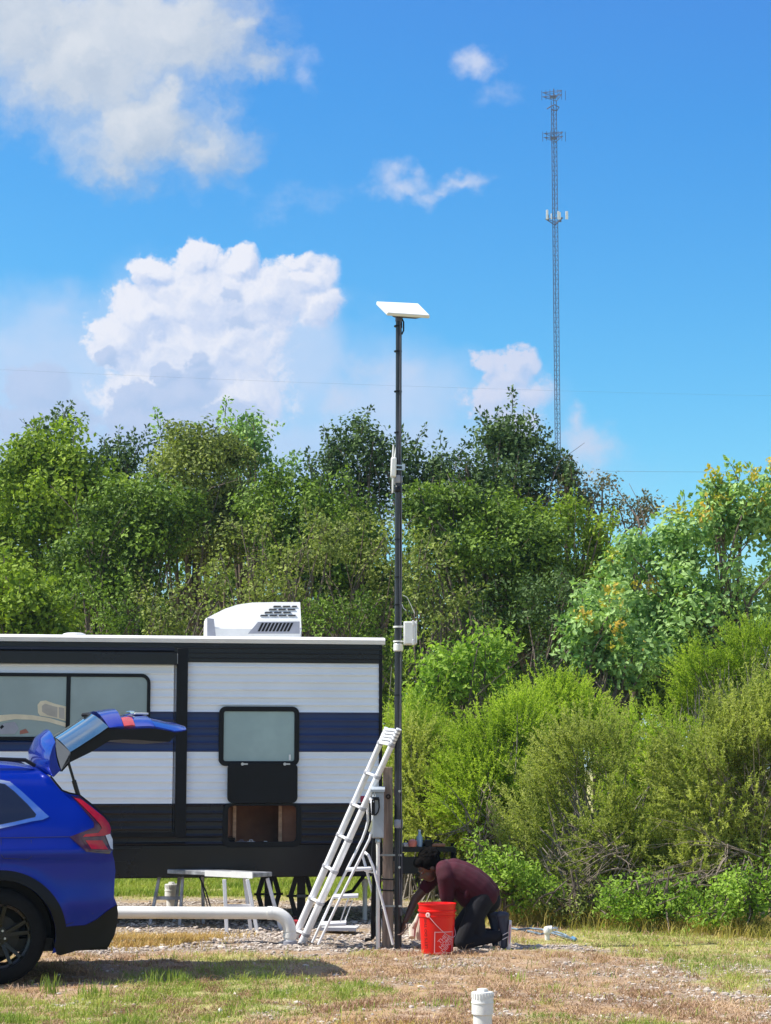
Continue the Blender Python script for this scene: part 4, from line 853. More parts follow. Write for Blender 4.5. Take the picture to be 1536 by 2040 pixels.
    for side in (1, -1):      # inner trim of the tail opening
        poly = [C(*p) for p in [(99, 1550), (122, 1578), (156, 1587), (205, 1628), (222, 1668), (222, 1705)]] + [(-.9, zf), (-.9, 1.5), (0, zr - .03)]
        m = MB(); vs = [(x, (ys(x, z) + .10 if side > 0 else WD - ys(x, z) - .10), z) for x, z in poly]; m.add(vs, [tuple(range(len(vs)))], 0, False); m.build('cargo_trim', BLACK, root, solid=.03)
    m = MB(); e = [C(*p) for p in [(99, 1549), (110, 1563), (122, 1577), (138, 1583), (156, 1586), (185, 1609), (217, 1640)]]
    m.tube([(x + .004, ys(x, z) + .03, z - .004) for x, z in e], .022, 8); m.build('opening_seal', BLACK, root)
    # cladding
    a0 = [(math.cos(R(q)) * .43, .365 + math.sin(R(q)) * .43) for q in range(-12, 193, 6)]; a1 = [(math.cos(R(q)) * .515, .365 + math.sin(R(q)) * .505) for q in range(-12, 193, 6)]
    for dx in (0, -2.7):
        for side in (1, -1): surf([(x + dx, z) for x, z in a0 + a1[::-1]], .012, BLACK, 'wheel_arch_trim', root, th=.03, side=side)
    low = [C(*p) for p in [(114, 1849), (142, 1845), (170, 1843), (192, 1832), (212, 1816), (233, 1802), (235, 1820), (234, 1836), (228, 1863), (216, 1886), (170, 1889)]] + [(.47, .215), (.44, .225), (.425, .30)]
    for side in (1, -1): surf(low, .008, BLACK, 'bumper_cladding', root, th=.02, side=side)
    sill = [(-.5, .19), (-.5, .34), (-2.2, .33), (-2.2, .19)]
    for side in (1, -1): surf(sill, .012, BLACK, 'sill_trim', root, th=.02, side=side)
    # quarter window with its bright surround, and the side windows ahead of it
    qo = [C(*p) for p in [(-20, 1549), (0, 1553), (20, 1557), (43, 1576), (74, 1605), (90, 1620), (98, 1627), (85, 1633), (65, 1636), (30, 1644), (-20, 1655)]]
    qi = [C(*p) for p in [(-20, 1556), (0, 1560), (10, 1562), (28, 1576), (55, 1602), (72, 1622), (70, 1627), (55, 1630), (30, 1636), (-20, 1646)]]
    for side in (1, -1):
        sdz = [(qo[0][0] - .001, qo[0][1]), (-1.9, qo[0][1] + .02), (-2.35, 1.04), (qo[-1][0] - .001, qo[-1][1])]
        wdz = [(-.12, 1.46), (-1.75, 1.48), (-2.2, 1.06), (-.12, 1.06)]
        s1 = surf(qo, .006, CHROME, 'window_surround', root, th=.01, side=side); s2 = surf(qi, .011, CARGLASS, 'quarter_window', root, th=.006, side=side)
        surf(sdz, .005, BLACK, 'window_frame', root, th=.01, side=side)
        surf([(-1.05, 1.46), (-1.72, 1.47), (-2.15, 1.07), (-1.05, 1.07)], .009, CARGLASS, 'side_window', root, th=.005, side=side); surf([(-.16, 1.45), (-1.0, 1.46), (-1.0, 1.07), (-.16, 1.06)], .009, CARGLASS, 'side_window', root, th=.005, side=side)
    # tail lamps
    dk = [C(*p) for p in [(138, 1667), (165, 1657), (187, 1648), (187, 1638), (150, 1594), (141, 1585), (158, 1586), (185, 1609), (217, 1639), (222, 1664), (224, 1693), (218, 1701), (172, 1697)]]
    ru = [C(*p) for p in [(147, 1589), (160, 1591), (183, 1609), (206, 1627), (217, 1640), (221, 1652), (219, 1661), (206, 1665), (165, 1667), (170, 1662), (196, 1659), (203, 1650), (199, 1642), (180, 1621)]]
    rd = [C(*p) for p in [(160, 1667), (206, 1666), (222, 1693), (218, 1697), (178, 1694)]]
    rd2 = [C(*p) for p in [(170, 1674), (203, 1674), (215, 1692), (182, 1691)]]
    cl = [C(*p) for p in [(210, 1664), (219, 1661), (224, 1672), (224.5, 1692), (220, 1690)]]
    for side in (1, -1):
        t = surf(dk, .008, DARKL, 'tail_lamp', root, th=.02, side=side, step=.02); surf(ru, .014, REDL, 'red_lens', t, th=.008, side=side, step=.02); surf(rd, .013, DARKL, 'red_lens', t, th=.006, side=side, step=.02); surf(rd2, .018, REDL, 'red_lens', t, th=.006, side=side, step=.02); surf(cl, .016, CLEARL, 'reversing_lens', t, th=.006, side=side, step=.02)
    # fuel flap, shut line, rub strip
    def line(pts, r=.0035, name='shut_line', mt_=BLACK):
        m = MB(); P_ = [C(*p) for p in pts]; m.tube([(x, ys(x, z) - .001, z) for x, z in P_], r, 6); m.build(name, mt_, root)
    m = MB()
    P_ = [C(*p) for p in [(2, 1671), (3, 1704), (8, 1710), (56, 1712), (63, 1706), (62, 1673)]]; m.tube([(x, ys(x, z) + .001, z) for x, z in P_], .003, 6)
    P_ = [C(*p) for p in [(-30, 1669), (30, 1669), (80, 1668), (138, 1667)]]; m.tube([(x, ys(x, z) + .001, z) for x, z in P_], .003, 6)
    P_ = [C(*p) for p in [(121, 1846), (145, 1838), (185, 1820), (222, 1790)]]; m.tube([(x, ys(x, z) + .002, z) for x, z in P_], .003, 6); m.build('shut_lines', mat('shut_line_dark', (.002, .004, .05), .5), root)
    # roof rail
    for yy in (.40, WD - .40):
        m = MB(); m.tube([(.28, yy, zr - .01), (.20, yy, zr + .035), (-.2, yy, zr + .05), (-1.3, yy, zr + .05), (-1.65, yy, zr + .0)], .016, 8); m.build('roof_rail', BLACKM, root)
    # wheels
    for wx in (0, -2.7):
        for side in (1, -1):
            yy = .03 if side > 0 else WD - .03; ax = (0, side, 0)
            m = MB(); m.lathe([(.245, .0), (.255, -.008), (.30, -.012), (.335, -.004), (.352, .012), (.365, .03), (.366, .11), (.365, .19), (.352, .21), (.30, .225), (.245, .215)], (wx, yy, .365), ax, 48, closed=True); wh = m.build('wheel', RUBBER, root)
            m = MB(); m.lathe([(.245, .0), (.243, .02), (.225, .03), (.222, .2), (.245, .215), (.247, .1)], (wx, yy, .365), ax, 40, closed=True)
            for k in range(5):
                for dl in (-11, 11):
                    a = R(90 + 72 * k + dl * .4); b = R(90 + 72 * k + dl); m.bar((wx + .05 * math.cos(a), yy + side * .035, .365 + .05 * math.sin(a)), (wx + .232 * math.cos(b), yy + side * .012, .365 + .232 * math.sin(b)), .028, .026, (0, 1, 0))
            m.lathe([(.075, .06), (.075, .02), (.035, .018), (.01, .018)], (wx, yy, .365), ax, 20); m.build('rim', RIM, wh)
            m = MB(); m.lathe([(.16, .09), (.16, .07), (.06, .07), (.06, .09)], (wx, yy, .365), ax, 28, closed=True); m.build('brake_disc', BLACKM, wh)
            m = MB()
            for k in range(5): a = R(54 + 72 * k); m.tube([(wx + .052 * math.cos(a), yy + side * .03, .365 + .052 * math.sin(a)), (wx + .052 * math.cos(a), yy + side * .013, .365 + .052 * math.sin(a))], .009, 8)
            m.build('wheel_nuts', STEEL, wh)
    m = MB()
    for wx in (0, -2.7):
        m.grid([[(wx + math.cos(R(q)) * .425, yy, .365 + math.sin(R(q)) * .425) for q in range(-15, 196, 10)] for yy in (.04, .30)]); m.grid([[(wx + math.cos(R(q)) * .425, yy, .365 + math.sin(R(q)) * .425) for q in range(-15, 196, 10)] for yy in (WD - .30, WD - .04)])
        for yy in (.30, WD - .30): m.add([(wx + math.cos(R(q)) * .425, yy, .365 + math.sin(R(q)) * .425) for q in range(-15, 196, 10)], [tuple(range(22))], 0, False)
        m.tube([(wx, .2, .365), (wx, WD - .2, .365)], .04, 8)
    m.b2(-2.9, .2, .8, 1.0, .33, .40)
    m.build('wheel_liner', BLACK, root)
    # ---- tailgate
    y0, y1 = .20, WD - .20
    def T(px, py, y=y0): return FR.un(px, py, y)
    gate = None
    def sweep(name, outer, inner, bulge, mts, parent, split=None, ns=17, rnd=.05, nrm=None, s0=0., s1=1.):
        """shell swept across the car; outer and inner are the near edge outlines (same count); the outer face is crowned"""
        m = MB(); rows = []; rowi = []
        for k in range(ns):
            s = s0 + (s1 - s0) * k / (ns - 1); t = abs(2 * s - 1); b = bulge * (1 - t ** 2.6); y = y0 + (y1 - y0) * s
            r1 = []; 
            for i, (x, z) in enumerate(outer):
                if nrm: nx, nz = nrm[i] if isinstance(nrm[0], tuple) else nrm
                else:
                    a = outer[max(i - 1, 0)]; c = outer[min(i + 1, len(outer) - 1)]; tx, tz = c[0] - a[0], c[1] - a[1]; L = math.hypot(tx, tz); nx, nz = -tz / L, tx / L
                r1.append((x + nx * b, y, z + nz * b))
            rows.append(r1); rowi.append([(x, y + (rnd if k == 0 else -rnd if k == ns - 1 else 0) * 0, z) for x, z in inner])
        n = len(outer); 
        m.grid(rows, 0); m.grid(rowi, 1)
        for R_, S_ in ((rows[0], rowi[0]), (rows[-1], rowi[-1])): m.grid([R_, S_], 2)
        m.grid([[r[0] for r in rows], [r[0] for r in rowi]], 2); m.grid([[r[-1] for r in rows], [r[-1] for r in rowi]], 2)
        return m.build(name, mts, parent, ang=40)
    # frame (black, all the way), then the outer skins stand on it
    fo = [T(*p) for p in [(122, 1534), (140, 1499), (178, 1475), (216, 1450), (245, 1449), (270, 1451), (308, 1450), (346, 1459), (368, 1456)]]
    fi = [T(*p) for p in [(124, 1537), (141, 1518), (182, 1498), (219, 1475), (245, 1473), (272, 1474), (312, 1477), (338, 1478), (352, 1462)]]
    gate = sweep('tailgate', fo, fi, .06, [BLACK, BLACK, BLACK], root)
    go = [T(*p) for p in [(140, 1498), (158, 1487), (178, 1474), (198, 1461), (216, 1448)]]; gi = [T(*p) for p in [(141, 1502), (159, 1491), (179, 1478), (199, 1465), (217, 1452)]]
    GREF = mat('rear_window_glass', (.03, .06, .10), .05, var=.1, spec=1., coat=1.)
    gl = sweep('rear_window', go, gi, .15, [GREF, BLACK, BLACK], gate)
    bo = [T(*p) for p in [(217, 1449), (222, 1449), (234, 1447), (246, 1446)]]; bi = [T(*p) for p in [(218, 1453), (223, 1453), (235, 1453), (247, 1452)]]
    nr = [(-.35, .94), (-.30, .95), (-.16, .98), (-.06, 1.)]
    sweep('upper_panel', bo, bi, .155, [BLUE, BLUE, BLUE], gate, nrm=nr)
    lo = [T(*p) for p in [(247, 1446), (262, 1444), (269, 1445)]]; li = [T(*p) for p in [(248, 1452), (262, 1451), (270, 1452)]]
    for a, b in ((0, .13), (.87, 1)): sweep('gate_lamp', lo, li, .13, [REDL, REDL, REDL], gate, nrm=(-.03, 1.), s0=a, s1=b, ns=7)
    po = [T(*p) for p in [(247, 1447), (269, 1447), (298, 1446), (308, 1447)]]; pi_ = [T(*p) for p in [(248, 1453), (270, 1453), (299, 1452), (308, 1452)]]
    sweep('centre_panel', po, pi_, .10, [BLUE, BLUE, BLUE], gate, nrm=(0., 1.))
    lo = [T(*p) for p in [(309, 1447), (318, 1449), (332, 1452), (348, 1456), (360, 1455), (371, 1453)]]; li = [T(*p) for p in [(309, 1452), (319, 1453), (333, 1455), (349, 1459), (361, 1458), (371, 1455)]]
    sweep('lower_panel', lo, li, .085, [BLUE, BLACK, BLUE], gate, nrm=[(0, 1), (.1, 1), (.1, 1), (.12, 1), (.25, .9), (.5, .5)])
    m = MB(); a = T(273, 1441, .55); b = T(300, 1440, .55); m.b2(a[0], b[0], .68, 1.16, a[1] + .075, a[1] + .09); m.build('number_plate', WHITEP, gate, bevel=.003)
    m = MB(); a = T(262, 1440, .5); m.b2(a[0] - .01, a[0] + .03, .55, 1.3, a[1] + .07, a[1] + .10); m.build('chrome_bar', CHROME, gate, bevel=.006)
    # spoiler standing up in front of the window
    so_ = [T(*p) for p in [(107, 1548), (98, 1530), (99, 1508), (105, 1488), (110, 1478)]]; si = [T(*p) for p in [(121, 1534), (116, 1524), (112, 1507), (110, 1492), (112, 1480)]]
    sweep('spoiler', so_, si, .11, [BLUE, BLACK, BLUE], gate, nrm=[(-.55, .35), (-.75, .35), (-.85, .5), (-.6, .8), (-.1, 1.)])
    so2 = [T(*p) for p in [(122, 1534), (114, 1507), (110, 1480), (112, 1472)]]; si2 = [T(*p) for p in [(138, 1517), (140, 1506), (141, 1500), (139, 1497)]]
    sweep('spoiler_trim', so2, si2, .06, [BLACK, BLACK, GREYP], gate, nrm=(-.4, .8))
    m = MB(); a = Vector((T(176, 1424, .75)[0], .75, T(176, 1424, .75)[1])); b = Vector((T(206, 1438, .45)[0], .45, T(206, 1438, .45)[1])); m.tube([a + Vector((-.04, .05, .0)), a, b], [.018, .022, .012], 8); m.build('wiper', BLACK, gate)
    for yy in (.24, WD - .24):
        a = T(137, 1521, yy); b = T(157, 1588, yy); m = MB(); m.tube([(a[0], yy, a[1]), ((a[0] + b[0]) / 2, yy, (a[1] + b[1]) / 2)], .011, 8); m.tube([((a[0] + b[0]) / 2, yy, (a[1] + b[1]) / 2), (b[0], yy, b[1])], .018, 8); m.build('gas_strut', BLACKM, root)
build_car()

# ------------------------------------------------------------------ antenna mast
YM = 18.4
def build_mast():
    b = W(793, 1880, YM); root = thing('antenna_mast', 'tall black pipe mast strapped to the wooden meter post', 'mast', (b.x, YM, 0)); m = MB()
    zt = W(798, 628, YM).z; x0 = b.x
    def X(px): return W(px, 1200, YM).x
    zc = W(793, 1290, YM).z; zm = W(793, 940, YM).z; za = W(793, 1640, YM).z
    m.tube([(x0, YM, 0), (x0, YM, za), (x0 + .004, YM, zc), (x0 + .008, YM, zm)], .034, 16); m.tube([(x0 + .008, YM, zm), (x0 + .012, YM, zt)], .029, 16)
    mast = m.build('pole', mat('mast_black', (.022, .024, .034), .34, var=.3, scale=5, stretch=(3, 3, .5)), root, world=True)
    for py, h, r, mt_, nm in ((1290, .075, .046, PVC, 'coupling'), (1641, .08, .042, GREYP, 'coupling'), (955, .075, .042, GREYP, 'coupling'), (975, .06, .04, BLACKM, 'coupling')):
        z = W(793, py, YM).z; m = MB(); m.lathe([(r * .85, -h / 2), (r, -h / 2 + .01), (r, h / 2 - .01), (r * .85, h / 2)], (x0 + .004, YM, z), n=20); m.build(nm, mt_, root, world=True)
    for py in (650, 700, 780, 862, 1075, 1150, 1205, 1385, 1470):
        z = W(793, py, YM).z; m = MB(); m.lathe([(.038, -.006), (.038, .006)], (x0 + .004, YM, z), n=16); m.build('cable_tie', BLACK, root, world=True)
    m = MB(); zz = np.linspace(.3, zt - .05, 46)
    for k, (ox, r) in enumerate(((.030, .006), (.018, .005))):
        m.tube([(x0 + ox + .006 * math.sin(z * 2.1 + k * 2), YM - .032 + .003 * math.sin(z * 5), z) for z in zz], r, 6)
    m.build('signal_cables', mat('grey_cable', (.09, .09, .11), .5), root, world=True)
    m = MB(); z = W(800, 648, YM).z; m.lathe([(.01, -.01), (.03, -.01), (.03, .01), (.01, .01)], (x0 + .035, YM - .01, z), (1, 0, 0), 14); m.tube([(x0 + .04, YM, z + .07), (x0 + .058, YM, z + .03), (x0 + .058, YM, z - .05), (x0 + .04, YM, z - .09)], .008, 6); m.build('cable_bracket', BLACK, root, world=True)
    # loose white cable ends by the box
    m = MB()
    for pts in ([(803, 1186), (811, 1190), (819, 1206), (826, 1222)], [(801, 1204), (804, 1212), (809, 1216)]):
        m.tube([W(a, c, YM - .05) for a, c in pts], .003, 6)
    m.build('loose_cable', WHITEP, root, world=True)
    # flat panel dish
    c = [W(750, 600, YM + .10), W(833, 604, YM + .24), W(857, 628, YM - .02), W(772, 622, YM - .16)]
    e1 = (c[1] - c[0] + c[2] - c[3]) / 2; e2 = (c[3] - c[0] + c[2] - c[1]) / 2; ctr = sum(c, Vector()) / 4; n = e2.cross(e1).normalized() * -1
    if n.z < 0: n = -n
    ex = e1.normalized(); ey = (e2 - ex * e2.dot(ex)).normalized(); nn = ex.cross(ey); nn = nn if nn.z > 0 else -nn
    t = thing('satellite_panel', 'flat white rectangular satellite antenna on top of the black mast', 'antenna', (b.x, YM, ctr.z))
    m = MB(); top = [q for q in c]; vs = [q for q in c] + [q - nn * .035 for q in c]; m.add(vs, [(0, 1, 2, 3), (7, 6, 5, 4)] + [(i, i + 4, (i + 1) % 4 + 4, (i + 1) % 4) for i in range(4)], 0, False); m.build('panel', WHITEP, t, world=True, bevel=.008)
    m = MB(); vs = [ctr + (q - ctr) * .78 - nn * .036 for q in c] + [ctr + (q - ctr) * .5 - nn * .075 for q in c]; m.add(vs, [(0, 1, 2, 3), (7, 6, 5, 4)] + [(i, i + 4, (i + 1) % 4 + 4, (i + 1) % 4) for i in range(4)], 0, False); m.tube([ctr - nn * .06, Vector((b.x + .012, YM, zt + .02))], .04, 12); m.tube([(b.x + .012, YM, zt + .03), (b.x + .012, YM, zt - .06)], .034, 14); m.build('mount', mat('mount_grey', (.10, .10, .16), .4), t, world=True)
    # wireless unit with four rod aerials
    u = W(785, 931, YM - .03); t = thing('wireless_bridge', 'white outdoor wireless unit with four rod aerials on the mast', 'antenna', (u.x, YM, u.z)); m = MB()
    m.box(W(784, 932, YM - .02), (.055, .11, .19), Matrix.Rotation(R(2), 3, 'Y')); m.build('housing', WHITEP, t, world=True, bevel=.014)
    for a, bb, y in (((783, 912), (784, 886), -.05), ((787, 912), (792, 874), .02), ((783, 952), (782, 982), -.05), ((786, 951), (791, 980), .02)):
        m = MB(); m.tube([W(*a, YM + y), W((a[0] + bb[0]) / 2, (a[1] + bb[1]) / 2, YM + y), W(*bb, YM + y)], [.011, .010, .007], 10); m.build('aerial', WHITEP, t, world=True)
    m = MB(); m.bar(W(788, 927, YM - .04), W(806, 928, YM - .045), .02, .012); m.bar(W(788, 935, YM - .04), W(806, 936, YM - .045), .02, .012); m.box(W(804, 930, YM - .03), (.03, .05, .05)); m.build('clamp', STEEL, t, world=True)
    m = MB(); m.tube([W(782, 984, YM), W(780, 990, YM), W(786, 995, YM), W(792, 988, YM)], .004, 6); m.build('cable_loop', mat('teal_wire', (.05, .3, .25), .4), t, world=True)
    # white junction box
    u = W(818, 1262, YM); t = thing('junction_box', 'white plastic junction box clamped on the right of the black mast', 'box', (u.x, YM, u.z)); m = MB(); a, bb = W(804, 1285, YM), W(828, 1239, YM)
    m.b2(a.x, bb.x, YM - .07, YM + .05, a.z, bb.z); m.build('case', WHITEP, t, world=True, bevel=.006)
    m = MB(); m.b2(bb.x - .0, bb.x + .012, YM - .075, YM + .055, a.z + .01, bb.z + .008); m.b2(a.x + .01, bb.x - .025, YM - .078, YM - .068, a.z + .01, bb.z - .008); m.b2(bb.x - .035, bb.x - .015, YM - .08, YM - .07, a.z - .004, a.z + .05); m.b2(bb.x - .035, bb.x - .015, YM - .08, YM - .07, bb.z - .04, bb.z + .008); m.build('lid', WHITEP, t, world=True, bevel=.003)
    for py in (1249, 1278):
        z = W(793, py, YM).z; m = MB(); m.lathe([(.036, -.008), (.048, -.008), (.048, .008), (.036, .008)], (x0 + .004, YM, z), n=20, closed=True); m.bar((x0 + .04, YM - .02, z), (a.x + .01, YM - .02, z), .02, .012); m.build('pipe_clamp', PVC, t, world=True)
build_mast()

# ------------------------------------------------------------------ meter post
def build_post():
    Y = 18.5; bx = W(773, 1880, Y).x; root = thing('meter_post', 'weathered square wooden post with a dark knot beside the mast', 'post', (bx, Y, 0))
    a, b = W(763, 1528, Y), W(782, 1528, Y); xb0, xb1 = W(761, 1870, Y).x, W(784, 1870, Y).x; zt = a.z; m = MB()
    vs = []
    for z, l, r in ((-.05, xb0, xb1), (.55, xb0 + .006, xb1 - .002), (zt - .008, a.x, b.x), (zt, a.x + .006, b.x - .006)): vs += [(l, Y - .05, z), (r, Y - .05, z), (r, Y + .05, z), (l, Y + .05, z)]
    fs = [(k * 4 + i, k * 4 + (i + 1) % 4, k * 4 + 4 + (i + 1) % 4, k * 4 + 4 + i) for k in range(3) for i in range(4)] + [(0, 3, 2, 1), (12, 13, 14, 15)]
    m.add(vs, fs, 0, False); post = m.build('post_body', WOOD, root, world=True, bevel=.004)
    m = MB(); c = W(773.5, 1587, Y - .053); m.lathe([(.010, -.003), (.022, -.003), (.024, .003), (.010, .003)], c, (0, -1, 0), 14, closed=True); m.build('knot', mat('dark_knot', (.03, .02, .015), .8), root, world=True)
    for py in (1751, 1773): 
        z = W(773, py, Y).z; m = MB(); ring(m, [(xb0 - .006, 0), (xb1 + .006, 0), (xb1 + .006, .1), (xb0 - .006, .1)][:4], [(xb0, 0), (xb1, 0), (xb1, .1), (xb0, .1)], 0, 0) if False else None
        m.tube([(xb0 - .004, Y - .054, z), (xb1 + .002, Y - .056, z - .004), (xb1 + .003, Y + .054, z), (xb0 - .004, Y + .054, z), (xb0 - .004, Y - .054, z)], .006, 6); m.build('tie_wire', BLACK, root, world=True)
    # spacer blocks and straps between post and mast
    for py0, py1 in ((1567, 1585), (1716, 1737)):
        m = MB(); p, q = W(784, py1, Y), W(793, py0, Y); m.b2(p.x, q.x, Y - .045, Y + .03, p.z, q.z); m.build('spacer_block', LUMBER, root, world=True, bevel=.003)
        z = (p.z + q.z) / 2; m = MB(); m.lathe([(.012, 0), (.012, .012), (.006, .012), (.006, .03)], (q.x + .012, YM - .036, z), (0, -1, 0), 8); m.build('bolt', STEEL, root, world=True)
    for py in (1703, 1804):
        z = W(773, py, Y).z; xr = W(800, py, YM).x; m = MB(); m.bar((xb0 - .02, Y - .062, z), (xr, YM - .042, z + .004), .004, .018); m.bar((xr, YM - .042, z), (xr, YM + .05, z), .004, .018); m.bar((xb0 - .02, Y - .062, z), (xb0 - .02, Y + .06, z), .004, .018); m.build('pipe_strap', STEEL, root, world=True)
    # power box
    yb = Y - .055; a, b = W(742, 1669, yb), W(765, 1573, yb); t = thing('power_box', 'grey metal power pedestal box with a black coiled handle', 'electrical box', ((a.x + b.x) / 2, yb, a.z))
    m = MB(); m.b2(a.x, b.x, yb - .11, yb, a.z, b.z); m.build('housing', GREYBOX, t, world=True, bevel=.004)
    m = MB(); m.add([(a.x - .012, yb - .135, b.z + .002), (b.x + .008, yb - .135, b.z + .002), (b.x + .008, yb + .0, b.z + .03), (a.x - .012, yb + .0, b.z + .03), (a.x - .012, yb - .135, b.z - .02), (b.x + .008, yb - .135, b.z - .02), (b.x + .008, yb + .0, b.z - .02), (a.x - .012, yb + .0, b.z - .02)], [(0, 1, 2, 3), (7, 6, 5, 4), (0, 4, 5, 1), (1, 5, 6, 2), (2, 6, 7, 3), (3, 7, 4, 0)], 0, False); m.build('rain_hood', GREYBOX, t, world=True)
    m = MB(); z5 = W(750, 1580, yb).z; m.b2(a.x + .008, b.x - .004, yb - .118, yb - .109, a.z + .01, z5); m.build('door', GREYBOX, t, world=True, bevel=.002)
    z6 = (W(746, 1577, yb).z); m = MB(); xw_ = W(746, 1580, yb).x; m.tube([(xw_ - .012, yb - .13, z6 - .045), (xw_, yb - .13, z6 - .0), (xw_ + .012, yb - .13, z6 - .045), (xw_ - .012, yb - .13, z6 - .045)], .005, 6); m.build('hasp', WHITEP, t, world=True)
    m = MB(); P_ = lambda x, y: W(x, y, yb - .135); p, q = P_(740, 1624), P_(747, 1588); m.b2(p.x, q.x, yb - .15, yb - .12, p.z, q.z); p, q = P_(747, 1594), P_(755, 1588); m.b2(p.x - .004, q.x, yb - .148, yb - .122, p.z, q.z)
    m.tube([P_(754.5, 1592), P_(755.5, 1608), P_(753, 1618), P_(749, 1623), P_(745, 1624)], .007, 8); m.build('plug_handle', BLACK, t, world=True, bevel=.003)
    m = MB(); 
    for px, py in ((742, 1592), (744, 1597)): m.lathe([(.007, 0), (.007, .006), (.003, .008)], P_(px, py) + Vector((0, -.014, 0)), (0, -1, 0), 10)
    m.build('screws', STEEL, t, world=True)
    # conduits and cords below
    t = thing('conduit', 'white conduit pipe running from the grey power box into the gravel', 'pipe', (W(753, 1870, Y).x, Y - .1, 0)); p = W(753, 1672, Y - .1); m = MB(); m.tube([(p.x, Y - .1, 0), (p.x, Y - .1, p.z)], .019, 12); m.build('pipe', PVC, t, world=True)
    m = MB(); m.lathe([(.02, -.03), (.027, -.028), (.027, .0), (.022, .01)], (p.x, Y - .1, p.z), n=12); m.build('connector', STEEL, t, world=True)
    t = thing('electric_cable', 'thick black cable dropping from the power box to the gravel', 'cable', (W(744, 1860, Y).x, Y - .08, 0)); m = MB(); m.tube([W(747, 1668, Y - .08), W(744, 1700, Y - .09), W(746, 1760, Y - .08), W(743, 1820, Y - .06), W(744, 1866, Y - .08)], .024, 8); m.tube([W(756, 1671, Y - .03), W(757, 1700, Y - .04), W(758, 1760, Y - .03), W(757, 1880, Y - .05)], .008, 6); m.build('sheath', BLACK, t, world=True)
    m = MB(); m.tube([W(744, 1866, Y - .08), W(738, 1871, Y - .12), W(728, 1872, Y - .1)], .016, 8); m.build('tail', BLACK, t, world=True)
build_post()

